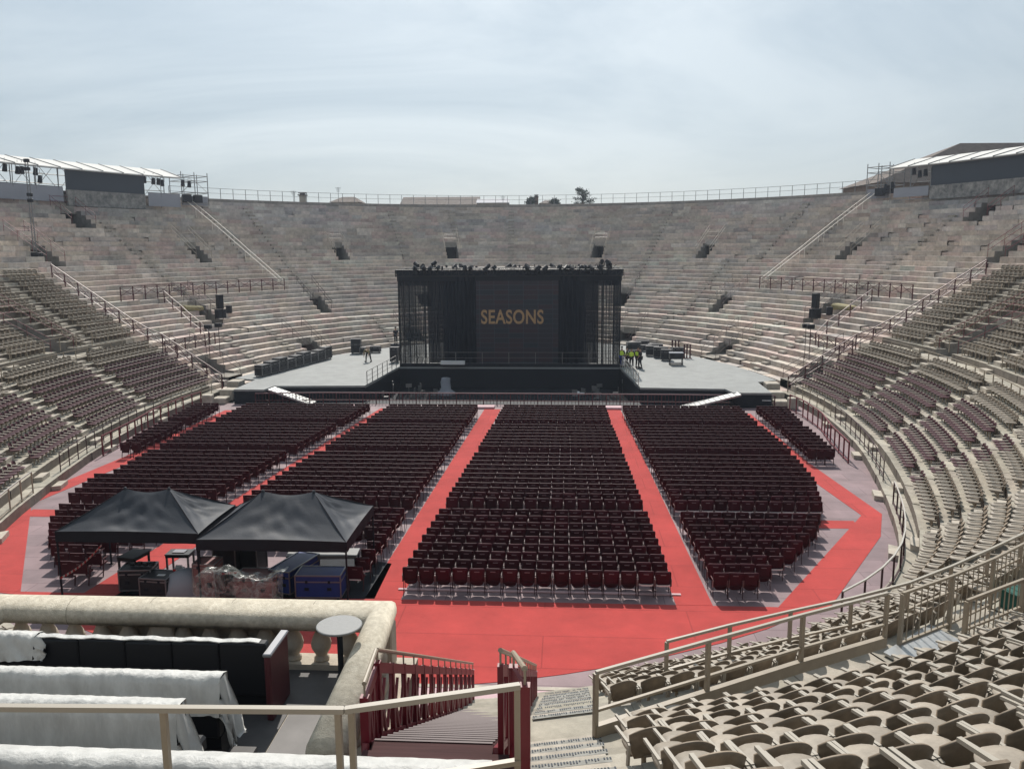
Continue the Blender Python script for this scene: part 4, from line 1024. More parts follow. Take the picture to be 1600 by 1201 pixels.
railing('pit_fence', 'low burgundy railing with paler top rail between orchestra pit and chairs', 'railing', [(-17.9, 3.5, 0), (-13, 3.95, 0), (0, 3.95, 0), (13, 3.85, 0), (20.2, 3.6, 0)], .85, 1.0, 'burgd', rails=(1.0, .35), pw=.07, rw=.07, pickets=.3, railmat='strip')  # top rail takes a paler tone than the posts
def ramp(a, b, wd, label):
    m_ = MB(); a = Vector(a); b = Vector(b); d = (b-a); s_ = Vector((-d.y, d.x, 0)).normalized()*wd/2
    P = [a-s_, b-s_, b+s_, a+s_]; m_.add([tuple(p) for p in P]+[(p.x, p.y, p.z-.12) for p in P], [(0, 1, 2, 3), (7, 6, 5, 4), (0, 4, 5, 1), (1, 5, 6, 2), (2, 6, 7, 3), (3, 7, 4, 0)])
    for i in range(1, 12): p = a.lerp(b, i/12)+Vector((0, 0, .012)); m_.bar(p-s_, p+s_, .04, .02)
    return tag(m_.build('ramp', 'galv'), label, 'ramp', 'pale ramps down from the stage')
ramp(Pz(424, 606, ZS+.02), (Pz(490, 629, .06)), 1.25, 'pale metal ramp sloping down from the left wing of the stage')
ramp(Pz(1155, 614, ZS+.02), (Pz(1062, 637, .06)), 1.25, 'pale metal ramp sloping down from the right wing of the stage')
for (xa, xb, y, sd_) in ((378, 411, 615, 'left'), (1173, 1204, 624, 'right')):
    p = Pz(xa, y, .55); q = Pz(xb, y+(1 if sd_ == 'right' else 1), .55); b = MB(); b.bar(p, q, .5, .05); tag(b.build('white_board', 'white'), 'flat white board leaning low under the %s wing of the stage' % sd_, 'board', 'white boards under the stage wings')
for x0, x1, sd_ in ((XC-.7, XC+.75, 'central'), (8.0, 9.2, 'right'), (-10.5, -9.3, 'left')):
    b = MB(); b.box(x0, x1, 2.25, 3.1, .01, .16, bev=.02); tag(b.build('threshold_platform', 'pinkst'), 'pale low platform at the stage end of the %s red aisle' % sd_, 'platform', 'pale platforms at the aisle ends')

# --- stage front railings
railing('stage_railing', 'metal railing on the slanting left edge of the stage recess', 'railing', [(XL+.1, 6.1, ZS), (-9.65, 15.4, ZS)], 1.05, 1.45, 'scaf', rails=(1.0, .66, .33), pw=.05, rw=.04, group='railings along the stage recess')
railing('stage_railing', 'metal railing on the slanting right edge of the stage recess', 'railing', [(10.1, 15.4, ZS), (XR-.1, 5.8, ZS)], 1.05, 1.45, 'lsteel', rails=(1.0, .66, .33), pw=.05, rw=.04, group='railings along the stage recess')
# --- the gauze stage set
SX0, SX1, SY0, SY1, SZ1 = -9.45, 9.9, 16.35, 24.5, 9.55
sb = empty('stage_set', ((SX0+SX1)/2, SY0, ZS), 'tall black box-shaped stage set with gauze sides and a dark lettered screen', 'stage set'); bo = Vector(sb.location)
def sbx(name, m, *boxes):
    m_ = MB()
    for q in boxes: m_.box(*q, at=-bo)
    return m_.build(name, m, sb)
sbx('front_walkway', 'pit', (SX0, SX1, 15.93, 16.3, ZS-.0, ZS+.28))
K = .0552
def sx(px): return SX0+(px-622)*(SX1-SX0)/347
for a, b in ((622, 668), (934, 969)): sbx('gauze_panel', 'net', (sx(a), sx(b), SY0, SY0+.02, ZS+.3, SZ1-.6))
for a, b in ((668, 712), (905, 934)): sbx('dark_gauze_panel', 'netd', (sx(a), sx(b), SY0+.05, SY0+.07, ZS+.3, SZ1-.6))
for a, b in ((712, 744), (873, 905)):
    m_ = MB(); n = 40; 
    for i in range(n):
        t0, t1 = sx(a)+(sx(b)-sx(a))*i/n, sx(a)+(sx(b)-sx(a))*(i+1)/n; f = lambda t: SY0-.05+.07*math.sin(t*14)
        m_.quad((t0-bo.x, f(t0)-bo.y, .3), (t1-bo.x, f(t1)-bo.y, .3), (t1-bo.x, f(t1)-bo.y, SZ1-ZS-.5), (t0-bo.x, f(t0)-bo.y, SZ1-ZS-.5))
    m_.build('black_drape', 'drape', sb)
# led wall
def led_mat():
    m = mat('led_wall', (.02, .025, .035), .45, .4); t = m.node_tree; b = t.nodes['Principled BSDF']
    tcn = t.nodes.new('ShaderNodeTexCoord'); mp2 = t.nodes.new('ShaderNodeMapping'); mp2.inputs['Rotation'].default_value = (R(90), 0, 0)
    br = t.nodes.new('ShaderNodeTexBrick'); br.inputs['Scale'].default_value = 1; br.inputs['Brick Width'].default_value = 1.28; br.inputs['Row Height'].default_value = .42; br.offset = 0; br.inputs['Mortar Size'].default_value = .018
    br.inputs['Color1'].default_value = (.012, .024, .036, 1); br.inputs['Color2'].default_value = (.036, .020, .030, 1); br.inputs['Mortar'].default_value = (.045, .062, .078, 1)  # bluish and reddish panel tints paint in faint reflections
    t.links.new(tcn.outputs['Object'], mp2.inputs[0]); t.links.new(mp2.outputs[0], br.inputs['Vector']); t.links.new(br.outputs['Color'], b.inputs['Base Color']); return m
MT['led'] = led_mat()
sc_ = sbx('screen', 'led', (sx(744), sx(873), SY0+.0, SY0+.12, ZS+.3, SZ1-.55))
# lettering on the screen
cu = bpy.data.curves.new('letters', 'FONT'); cu.body = 'SEASONS'; cu.size = 1.65; cu.extrude = .01; cu.offset = .034; cu.space_character = 1.06
to = bpy.data.objects.new('letters_tmp', cu); C.objects.link(to); bpy.context.view_layer.update()
me = bpy.data.meshes.new_from_object(to.evaluated_get(bpy.context.evaluated_depsgraph_get())); bpy.data.objects.remove(to)
xs = [v.co.x for v in me.vertices]; ys = [v.co.y for v in me.vertices]; wx = sx(850)-sx(752); hy = 1.25
for v in me.vertices:
    x = (v.co.x-min(xs))/(max(xs)-min(xs))*wx; y = (v.co.y-min(ys))/(max(ys)-min(ys))*hy; z = v.co.z
    v.co = (x, -z, y)
lo = mobj('lettering', me, 'letter', sb, (sx(752)-bo.x, -.03, 4.85-ZS))
# frame: posts, trusses, inner scaffold
for px in (622, 630, 645, 657, 668, 934, 943, 955, 969):
    m_ = MB(); x = sx(px); big = px in (622, 969, 630); m_.tube((x-bo.x, -.03, 0), (x-bo.x, -.03, SZ1-ZS-.3), .06 if big else .025, 6); m_.build('front_post', 'lamp', sb)
random.seed(5)
m_ = MB()
for i in range(24):
    px = random.choice((random.uniform(626, 690), random.uniform(915, 966))); x = sx(px); yy = random.uniform(1.5, 7.5); m_.tube((x-bo.x, yy, 0), (x-bo.x, yy, SZ1-ZS-.4), random.choice((.02, .035)), 5)
for z in (2.2, 4.3, 6.4):
    for xa, xb in ((626, 690), (915, 966)): m_.tube((sx(xa)-bo.x, 3.5, z), (sx(xb)-bo.x, 3.5, z), .04, 5)
m_.build('inner_scaffold', 'lamp', sb)
for x in (SX0, SX1): sbx('side_gauze', 'net', (x-.01, x+.01, SY0, SY1, ZS, SZ1-.5))
sbx('back_wall', 'black', (sx(680), sx(915), SY1-3, SY1-2.95, ZS, SZ1-.5))
def truss(name, a, b, w_=.5):
    a = Vector(a)-bo; b = Vector(b)-bo; m_ = MB(); d = b-a; n = max(2, int(d.length/.6)); side = Vector((-d.y, d.x, 0)).normalized()*w_/2; up = Vector((0, 0, w_/2)); cs = [side+up, side-up, -side-up, -side+up]
    for c in cs: m_.tube(a+c, b+c, .04, 5)
    for i in range(n):
        p = a.lerp(b, i/n); q = a.lerp(b, (i+1)/n)
        for j in range(4): m_.tube(p+cs[j], q+cs[(j+1) % 4], .025, 4); m_.tube(p+cs[j], p+cs[(j+1) % 4], .025, 4)
    m_.build(name, 'lamp', sb)
truss('top_truss', (SX0-.2, SY0, SZ1-.25), (SX1+.2, SY0, SZ1-.25), .55); truss('top_truss', (SX0-.2, SY1, SZ1-.25), (SX1+.2, SY1, SZ1-.25), .55)
for x in (SX0, sx(712), sx(800), sx(890), SX1): truss('roof_truss', (x, SY0, SZ1-.25), (x, SY1, SZ1-.25), .45)
random.seed(21); m_ = MB()
for i in range(90):
    x = random.uniform(SX0, SX1)-bo.x; y = random.choice((0, .1, 2.5, 5, 8.1)); z = SZ1-ZS-.02; w__ = random.uniform(.08, .28)
    if i % 3: m_.box(x-w__/2, x+w__/2, y-.1, y+.1, z, z+random.uniform(.08, .36))
    else: m_.tube((x, y, z), (x+random.uniform(-.3, .3), y, z+random.uniform(.2, .45)), .04, 5)
m_.tube((SX0-bo.x, 0, SZ1-ZS+.16), (SX1-bo.x, 0, SZ1-ZS+.16), .035, 5); tag(m_.build('roof_clutter', 'lamp', sb), kind='stuff')
m_ = MB()
for i in range(26):
    z = .5+i*.30
    for xa, xb in ((622, 668), (934, 969)): m_.tube((sx(xa)-bo.x, .05, z), (sx(xb)-bo.x, .05, z), .012, 4)
for i in range(40):
    xa, xb = (622, 668) if i % 2 else (934, 969); x = sx(random.uniform(xa, xb))-bo.x; m_.tube((x, .05, .2), (x, .05, SZ1-ZS-.5), random.choice((.01, .02, .03)), 4)
tag(m_.build('lattice_mesh', 'lamp', sb), kind='stuff')
sbx('header_drape', 'black', (SX0-.1, SX1+.1, SY0-.06, SY0-.04, SZ1-.95, SZ1-.05))
sbx('header_drape', 'netd', (sx(622), sx(672), SY0-.02, SY0, SZ1-1.35, SZ1-.9)); sbx('header_drape', 'netd', (sx(922), sx(969), SY0-.02, SY0, SZ1-1.35, SZ1-.9))
railing('stage_front_railing', 'thin dark railing across the front of the stage below the screen', 'railing', [(SX0+.3, 16.05, ZS+.28), (SX1-.3, 16.05, ZS+.28)], 1.0, 2.4, 'scaf', rails=(1.0, .5), pw=.05, rw=.03)
wb = MB(); wb.box(0, 2.1, -.2, .2, 0, .3, at=Pz(689, 569, ZS+.3)); tag(wb.build('white_crate', 'white'), 'low white crate behind the gauze at the left of the screen', 'crate')
# moving-head lights on the roof
random.seed(9)
hp = MB(); hp.box(-.22, .22, -.15, .15, 0, .2, bev=.03); hp.box(-.27, -.22, -.08, .08, .1, .55); hp.box(.22, .27, -.08, .08, .1, .55)
hp2 = MB(); hp2.tube((0, -.22, .38), (0, .24, .62), .17, 10, r2=.2)
mA, mB_ = hp.mesh('base'), hp2.mesh('head'); mA.materials.append(MT['lamp']); mB_.materials.append(MT['lamp'])
xs_ = [636, 642, 650, 656, 664, 672, 684, 692, 706, 716, 728, 735, 750, 760, 772, 786, 800, 818, 826, 840, 852, 862, 876, 884, 893, 906, 916, 924, 938, 946, 951, 957]
for i, px in enumerate(xs_):
    z = SZ1-.34+(.30 if px < 668 and px > 634 and i % 2 else .0)+(.35 if 940 < px < 958 else 0)
    r = empty('moving_light', (sx(px), SY0+random.choice((0, .1, 3, 8.1)), z), 'dark moving stage light on the roof truss, %s of thirty-two from the left' % nth(i+1), 'stage light', 'moving lights along the top of the stage set', random.uniform(0, 6))
    for mm, nm in ((mA, 'base'), (mB_, 'head')): o = bpy.data.objects.new(nm, mm); C.objects.link(o); o.parent = r; o.scale = (.95,)*3

# --- cases and gear on the stage
def case(name, at, w_, d, h, rz, label, m='case', grp=None, wheels=True, trim='caset', lid=.75, extra=None):
    r = empty(name, at, label, 'case', grp, rz); wh = .12 if wheels else 0
    m_ = MB(); m_.box(-w_/2, w_/2, -d/2, d/2, wh, wh+h*lid-.008, bev=.015); m_.build('body', m, r)
    m_ = MB(); m_.box(-w_/2, w_/2, -d/2, d/2, wh+h*lid+.008, wh+h, bev=.015); m_.build('lid', m, r)
    m_ = MB(); e = .02
    for x in (-w_/2, w_/2):
        for y in (-d/2, d/2): m_.box(x-e, x+e, y-e, y+e, wh, wh+h)
    for z in (wh, wh+h*lid, wh+h):
        for y in (-d/2, d/2): m_.box(-w_/2, w_/2, y-e, y+e, z-e, z+e)
        for x in (-w_/2, w_/2): m_.box(x-e*1.05, x+e*1.05, -d/2, d/2, z-e*1.05, z+e*1.05)
    m_.build('metal_edging', trim, r)
    m_ = MB()
    for x in (-w_/4, w_/4): m_.box(x-.07, x+.07, -d/2-.026, -d/2-.012, wh+h*.32, wh+h*.46); m_.box(x-.04, x+.04, -d/2-.03, -d/2-.012, wh+h*lid-.05, wh+h*lid+.05)
    m_.build('handles', 'black', r)
    if wheels:
        for x in (-w_/2+.12, w_/2-.12):
            for y in (-d/2+.1, d/2-.1): m_ = MB(); m_.tube((x-.03, y, .05), (x+.03, y, .05), .05, 8); m_.box(x-.04, x+.04, y-.03, y+.03, .06, .12); m_.build('castor', 'black', r)
    return r
P1 = Vector(Pz(404, 589, ZS)); P2 = Vector(Pz(514, 560, ZS)); n = 9
for i in range(n):
    p = P1.lerp(P2, (i+.5)/n); ang = math.atan2((P2-P1).y, (P2-P1).x)
    case('flight_case', tuple(p), (P2-P1).length/n*.96, .7, .95+.12*((i*7) % 3-1), ang, 'black flight case, %s of the nine lined up against the left stone tiers' % nth(i+1), grp='black flight cases lined up on the left of the stage')
case('equipment_cabinet', Pz(557, 552, ZS), .95, .7, 1.35, .1, 'tall black equipment cabinet standing on the left of the stage', lid=.6)
case('equipment_cabinet', Pz(567, 553, ZS), .5, .6, .55, .1, 'low black box beside the tall cabinet on the left of the stage')
case('flight_case', Pz(587, 551, ZS), 1.0, .6, .55, 0, 'dark grey flat case behind the bending man on the left of the stage')
case('speaker_desk', Pz(617, 566, ZS), .75, .7, 1.3, 0, 'dark tall desk box at the left corner of the gauze set', lid=.85)
for i, (px, py, w_, h, rz, lab) in enumerate(((990, 547, 1.4, .7, .1, 'dark blue-black crate behind the workers in yellow vests'), (1009, 549, 1.0, .55, .2, 'low black case first in the cluster right of the vest workers'), (1019, 556, 1.2, .85, -.1, 'black case with pale top in the cluster on the right'), (1032, 559, 1.2, .9, -.3, 'dark case in the middle of the cluster on the right of the stage'), (1041, 563, .9, .9, -.3, 'black case nearest the wheeled cart on the right'), (1004, 541, 1.3, .5, 0, 'flat black crate at the back of the right hand cluster'), (1024, 546, 1.4, .45, 0, 'long low dark crate at the back below the stone tiers'), (1058, 556, 1.1, .7, .1, 'dark box directly behind the wheeled cart'))):
    case('flight_case', Pz(px, py, ZS), w_, .7, h, rz, lab, grp=None)
ct = empty('wheeled_cart', Pz(1056, 570, ZS), 'black wheeled cart with open shelf on the right of the stage', 'cart')
for q, m__, nm in (((-.6, .6, -.35, .35, .55, 1.05), 'case', 'box'), ((-.62, .62, -.37, .37, 1.06, 1.12), 'banner', 'top'), ((-.6, .6, -.35, .35, .12, .18), 'case', 'shelf')):
    m_ = MB(); m_.box(*q, bev=.01); m_.build(nm, m__, ct)
for x in (-.55, .55):
    for y in (-.3, .3): m_ = MB(); m_.box(x-.03, x+.03, y-.03, y+.03, .1, .56); m_.tube((x-.03, y, .06), (x+.03, y, .06), .06, 8); m_.build('leg', 'case', ct)
for i, px in enumerate((1050, 1055, 1060, 1069, 1073, 1078)):
    b = MB(); b.tube((0, 0, 0), (0, 0, 1.5 if i < 3 else 1.35), .07, 8); b.lathe([(.2, 0), (.2, .05)], 8); b.tube((0, 0, 1.3), (0, 0, 1.36), .1, 8)
    tag(b.build('barrier_post', 'burgd', None, Pz(px, 555 if i < 3 else 560, ZS)), 'brown upright post, %s of six standing behind the wheeled cart' % nth(i+1), 'post', 'brown posts behind the cart')

# ================================================================== PEOPLE
def person(at, rz, label, pose='stand', top_='dark', legs='dark', vest=False, seed=0, h=1.75):
    rnd = random.Random(seed); k = h/1.75
    root = empty('person', at, label, 'person', None, rz)
    J = {}; 
    if pose == 'bend':
        J = dict(pelvis=(0, 0, .93), waist=(0, .12, 1.03), chest=(0, .36, 1.12), neck=(0, .5, 1.14), head0=(0, .58, 1.12), head1=(0, .74, 1.06),
                 sl=(-.18, .40, 1.12), el=(-.24, .47, .85), wl=(-.2, .58, .62), sr=(.18, .40, 1.12), er=(.24, .47, .85), wr=(.2, .6, .62),
                 hl=(-.11, 0, .9), kl=(-.2, .08, .5), al=(-.26, 0, .09), tl=(-.27, .17, .04), hr=(.11, 0, .9), kr=(.2, .06, .5), ar=(.26, -.02, .09), tr=(.28, .15, .04))
    else:
        sw = rnd.uniform(-.06, .06); st_ = rnd.uniform(.0, .12)
        J = dict(pelvis=(0, 0, .95), waist=(0, 0, 1.1), chest=(0, .01, 1.33), neck=(0, .01, 1.48), head0=(0, .02, 1.55), head1=(0, .03, 1.68),
                 sl=(-.19, 0, 1.40), el=(-.25, sw-.03, 1.13), wl=(-.22+rnd.uniform(0, .1), .1+rnd.uniform(0, .12), .93), sr=(.19, 0, 1.40), er=(.25, -sw-.03, 1.13), wr=(.23-rnd.uniform(0, .1), .08, .91),
                 hl=(-.1, 0, .92), kl=(-.12, .03+st_/2, .5), al=(-.13, st_-.03, .09), tl=(-.15, st_+.14, .04), hr=(.1, 0, .92), kr=(.12, .03-st_/2, .5), ar=(.13, -st_-.03, .09), tr=(.15, -st_+.14, .04))
    def skin(name, chain, rad, m, sub=1):
        names = []; 
        for a, b in chain:
            for q in (a, b):
                if q not in names: names.append(q)
        me = bpy.data.meshes.new(name); me.from_pydata([tuple(c*k for c in J[n_]) for n_ in names], [(names.index(a), names.index(b)) for a, b in chain], [])
        o = mobj(name, me, m, root); o.modifiers.new('skin', 'SKIN'); sm = o.modifiers.new('sub', 'SUBSURF'); sm.levels = sm.render_levels = sub
        for i, n_ in enumerate(names):
            r = rad.get(n_, .05)*k; r = (r, r) if not isinstance(r, tuple) else r
            me.skin_vertices[0].data[i].radius = (r[0]*1.12, r[1]*.92) if n_ in ('chest', 'waist', 'pelvis') else r
        me.skin_vertices[0].data[0].use_root = True; return o
    for s_ in 'lr':                                   # hands: palm, four fingers and a thumb
        w0 = Vector(J['w'+s_]); e0 = Vector(J['e'+s_]); d = (w0-e0).normalized(); sd2 = Vector((1, 0, 0)); J['p'+s_] = tuple(w0+d*.07)
        for f in range(4): J['f%d%s' % (f, s_)] = tuple(w0+d*(.10)+Vector((0, (f-1.5)*.019, 0))); J['g%d%s' % (f, s_)] = tuple(w0+d*(.165-.008*abs(f-1))+Vector((0, (f-1.5)*.022+.01, 0)))
        J['th'+s_] = tuple(w0+d*.09+Vector((0, .055, 0)))
    rad = dict(pelvis=.145, waist=.135, chest=.155, neck=.06, head0=.085, head1=.095, sl=.075, sr=.075, el=.05, er=.05, wl=.032, wr=.032, hl=.10, hr=.10, kl=.065, kr=.065, al=.042, ar=.042, tl=.04, tr=.04, pl=.036, pr=.036)
    for s_ in 'lr':
        rad['th'+s_] = .012
        for f in range(4): rad['f%d%s' % (f, s_)] = .011; rad['g%d%s' % (f, s_)] = .009
    ch = [('pelvis', 'waist'), ('waist', 'chest'), ('chest', 'neck'), ('neck', 'head0'), ('head0', 'head1')]
    for s_ in 'lr':
        ch += [('chest', 's'+s_), ('s'+s_, 'e'+s_), ('e'+s_, 'w'+s_), ('w'+s_, 'p'+s_), ('p'+s_, 'th'+s_), ('pelvis', 'h'+s_), ('h'+s_, 'k'+s_), ('k'+s_, 'a'+s_), ('a'+s_, 't'+s_)]
        for f in range(4): ch += [('p'+s_, 'f%d%s' % (f, s_)), ('f%d%s' % (f, s_), 'g%d%s' % (f, s_))]
    skin('body', ch, rad, 'skin')
    rt = {a: b*1.13+.008 for a, b in rad.items()}
    skin('shirt', [('pelvis', 'waist'), ('waist', 'chest'), ('chest', 'sl'), ('sl', 'el'), ('chest', 'sr'), ('sr', 'er')], rt, top_)
    skin('trousers', [('pelvis', 'hl'), ('hl', 'kl'), ('kl', 'al'), ('pelvis', 'hr'), ('hr', 'kr'), ('kr', 'ar')], {**rt, 'al': .06, 'ar': .06}, legs)
    if vest: 
        rv = {a: b*1.28+.015 for a, b in rad.items()}; rv['sl'] = rv['sr'] = .10; skin('vest', [('pelvis', 'waist'), ('waist', 'chest'), ('chest', 'sl'), ('chest', 'sr')], rv, 'hivis')
    hd = Vector(J['head1'])*k; h0 = Vector(J['head0'])*k; ax = (hd-h0).normalized()
    m_ = MB(); c = hd+ax*.03+Vector((0, -.015, 0)) if pose != 'bend' else hd+Vector((0, 0, .03)); m_.lathe([(.02, -.03), (.085, -.02), (.102, .03), (.095, .075), (.06, .105), (.01, .118)], 12, c); m_.smooth = True; m_.build('hair', 'hair', root)
    m_ = MB(); fwd = Vector((0, 1, 0)) if pose != 'bend' else Vector((0, .3, -1)).normalized(); c = (h0+hd)/2+fwd*.085+Vector((0, 0, .02)); m_.tube(c+Vector((0, 0, .03)), c+fwd*.025-Vector((0, 0, .01)), .012, 5)
    m_.build('nose', 'skin', root)
    m_ = MB()
    for s_ in (-.032, .032): m_.tube(c+Vector((s_, -.01, .035)), c+Vector((s_, .003, .035)), .011, 6)
    m_.build('eyes', 'hair', root)
    m_ = MB(); m_.bar(c+Vector((-.025, -.004, -.045)), c+Vector((.025, -.004, -.045)), .012, .008); m_.build('mouth', 'burgd', root)
    for s_ in 'lr':
        a, t = Vector(J['a'+s_])*k, Vector(J['t'+s_])*k; m_ = MB(); m_.bar((a.x, a.y-.06, .05), (t.x, t.y+.06, .042), .095, .084); m_.build('shoe', 'black', root)
    return root
person(Pz(971.5, 573, ZS), 2.6, 'person in yellow vest and blue trousers, leftmost of the vest group', vest=True, legs='blue', seed=1)
person(Pz(979.5, 573, ZS), 1.5, 'person in yellow vest half hidden behind two others, second from left', vest=True, seed=2, h=1.72)
person(Pz(986.5, 575, ZS), 3.0, 'person in bright yellow vest and black trousers, middle of the group', vest=True, seed=3)
person(Pz(996, 574, ZS), -.6, 'person in dark clothes and open yellow vest, right part of the group', vest=True, seed=4, h=1.78)
person(Pz(999.8, 576, ZS), 1.2, 'person in dark clothes at the right end of the vest group', vest=False, seed=6, h=1.8)
person(Pz(576, 565, ZS), 3.0, 'person bending forward with legs apart on the left of the stage', pose='bend', top_='yel', legs='dark', seed=7)
b = MB(); q = Pz(619, 545, ZS); b.box(-.5, .5, -.4, .4, 0, .55, at=q); tag(b.build('stage_box', 'black'), 'black platform box under the person in black at the set corner', 'box')
person((q[0], q[1], ZS+.55), 3.1, 'person dressed all in black standing high by the left corner of the set', seed=8, h=1.7)

# ================================================================== RIM STRUCTURES
def ringpt(s, a, z): p = ring(s, a); return (p[0], p[1], z)
def curved_wall(name, m, s, a0, a1, z0, z1, thick, parent, seg=8):
    bo = Vector(parent.location) if parent else Vector((0, 0, 0)); b = MB()
    for i in range(seg):
        a, c = a0+(a1-a0)*i/seg, a0+(a1-a0)*(i+1)/seg
        v = [ringpt(s, a, z0), ringpt(s, c, z0), ringpt(s+thick, c, z0), ringpt(s+thick, a, z0)]; v += [(x, y, z1) for x, y, z in v]
        b.add([Vector(q)-bo for q in v], [(3, 2, 1, 0), (4, 5, 6, 7), (0, 1, 5, 4), (2, 3, 7, 6)]+([(3, 0, 4, 7)] if i == 0 else [])+([(1, 2, 6, 5)] if i == seg-1 else []))
    return b.build(name, m, parent)
for side in ('left', 'right'):
    L = side == 'left'
    if L: A = dict(p0=phis(88, 290, 31), p1=phis(213, 290, 31), c0=phis(-230, 260, 32), c1=phis(262, 275, 32), b0=phis(-230, 300, 31), b1=phis(83, 300, 31), d0=phis(220, 310, 31), d1=phis(271, 310, 31), e0=phis(272, 300, 32), e1=phis(314, 300, 32))
    else: A = dict(p0=phis(1471, 280, 31), p1=phis(1800, 260, 31), c0=phis(1416, 250, 32), c1=phis(1850, 230, 32), b0=phis(1700, 260, 31), b1=phis(1850, 260, 31), d0=phis(1411, 292, 31), d1=phis(1467, 288, 31), e0=phis(1369, 290, 32), e1=phis(1405, 285, 32))
    SF = 29.2; xm = 150 if L else 1535
    zb, zm, zt_ = [Ps(xm, y, SF)[2] for y in ((319, 299, 268) if L else (301, 283, 248))]
    bb_, bt_ = [Ps(xm, y, SF)[2] for y in ((318, 296) if L else (299, 283))]
    root = empty('rim_platform', ringpt(SF, (A['p0']+A['p1'])/2, zb), 'slate grey panel wall on a stone-patterned base at the top of the tiers, %s' % side, 'panel wall', 'covered technical platforms on the rim')
    curved_wall('dark_panel', 'dpanel', SF+.1, A['p0'], A['p1'], zm+.01, zt_, .15, root)
    curved_wall('stone_pattern_base', 'printed', SF, A['p0'], A['p1'], zb-.3, zm, .25, root)
    for a0, a1, lab in ((A['b0'], A['b1'], 'long pale grey banner low on the rim beyond the slate panel, %s side'), (A['d0'], A['d1'], 'short pale grey banner between slate panel and scaffold, %s side')):
        if not L and a0 == A['b0']: continue
        r2 = empty('banner', ringpt(31, (a0+a1)/2, 17), lab % side, 'banner', 'pale grey banners on the rim'); curved_wall('cloth', 'banner', SF+.1, a0, a1, bb_, bt_, .05, r2)
        bb = MB(); v = [Vector(ringpt(SF+.2, a0+(a1-a0)*i/6, bt_+.03))-Vector(r2.location) for i in range(7)]; bb.path(v, .04, 5); bb.path([x-Vector((0, 0, 1.3)) for x in v], .05, 5); bb.build('frame_tube', 'scaf', r2)
    # canopy of white panels sloping down to the arena
    cn = empty('canopy', ringpt(32, (A['c0']+A['c1'])/2, 20), 'white panelled canopy roof sloping toward the arena on the %s rim' % side, 'canopy', 'white canopies on the rim'); bo = Vector(cn.location)
    n = max(3, int(abs(A['c1']-A['c0'])*phlen(32, A['c0'])/2.6))
    for i in range(n):
        a, c = A['c0']+(A['c1']-A['c0'])*i/n, A['c0']+(A['c1']-A['c0'])*(i+1)/n; g_ = (c-a)*.02; b = MB(); a += g_; c -= g_
        zi, zo = zt_+.05, zt_+1.25
        v = [ringpt(28.8, a, zi), ringpt(28.8, c, zi), ringpt(33.6, c, zo), ringpt(33.6, a, zo)]; v += [(x, y, z-.08) for x, y, z in v]
        b.add([Vector(q)-bo for q in v], [(0, 1, 2, 3), (7, 6, 5, 4), (0, 4, 5, 1), (1, 5, 6, 2), (2, 6, 7, 3), (3, 7, 4, 0)]); b.build('roof_panel', 'canopy', cn)
    for i in range(n+1):
        a = A['c0']+(A['c1']-A['c0'])*i/n; b = MB(); b.bar(Vector(ringpt(28.7, a, zi+.0))-bo, Vector(ringpt(33.7, a, zo+.02))-bo, .06, .14)
        b.tube(Vector(ringpt(33.2, a, 17.7))-bo, Vector(ringpt(33.2, a, zo-.15))-bo, .05, 6); b.build('rib', 'scaf', cn)
    b = MB()
    fbm = MB(); fbm.path([Vector(ringpt(29.0, A['c0']+(A['c1']-A['c0'])*i/n, zi-.12))-bo for i in range(n+1)], .045, 5); fbm.build('front_beam', 'scaf', cn)
    for ss, zz in ((33.2, zo-.2), (33.2, 19.4), (33.2, 18.4)):
        b.path([Vector(ringpt(ss, A['c0']+(A['c1']-A['c0'])*i/n, zz))-bo for i in range(n+1)], .045, 5)
    for i in range(n):
        a, c = A['c0']+(A['c1']-A['c0'])*i/n, A['c0']+(A['c1']-A['c0'])*(i+1)/n
        b.tube(Vector(ringpt(33.2, a, 17.8))-bo, Vector(ringpt(33.2, c, zo-.2))-bo, .03, 4); b.tube(Vector(ringpt(33.2, c, 17.8))-bo, Vector(ringpt(33.2, a, zo-.2))-bo, .03, 4)
        fb2 = MB()
        if not (min(A['p0'], A['p1']) < a < max(A['p0'], A['p1'])): fb2.tube(Vector(ringpt(29.4, a, 16.2))-bo, Vector(ringpt(29.2, a, zi))-bo, .04, 5); fb2.build('front_upright', 'scaf', cn)
    b.build('scaffold_frame', 'scaf', cn)
    # open scaffold tower at the stage end
    sc = empty('scaffold_tower', ringpt(31, (A['e0']+A['e1'])/2, 16.8), 'open scaffold tower with hanging lights at the stage end of the %s canopy' % side, 'scaffold', 'scaffold towers on the rim'); bo = Vector(sc.location); b = MB()
    As = [A['e0'], (A['e0']+A['e1'])/2, A['e1']]
    for a in As:
        for ss in (30.0, 33.0): b.tube(Vector(ringpt(ss, a, 16.7))-bo, Vector(ringpt(ss, a, 20.6))-bo, .05, 5)
    for z in (17.0, 18.2, 19.6, 20.2):
        for ss in (30.0, 33.0): b.path([Vector(ringpt(ss, a, z))-bo for a in As], .04, 5)
        for a in As: b.tube(Vector(ringpt(30.0, a, z))-bo, Vector(ringpt(33.0, a, z))-bo, .04, 5)
    b.tube(Vector(ringpt(30.0, As[0], 18.2))-bo, Vector(ringpt(30.0, As[1], 19.6))-bo, .03, 4); b.tube(Vector(ringpt(30.0, As[2], 18.2))-bo, Vector(ringpt(30.0, As[1], 19.6))-bo, .03, 4)
    b.build('tubes', 'scaf', sc)
    curved_wall('low_banner', 'banner', 30.2, A['e0'], A['e1'], 16.7, 17.8, .05, sc, 2)
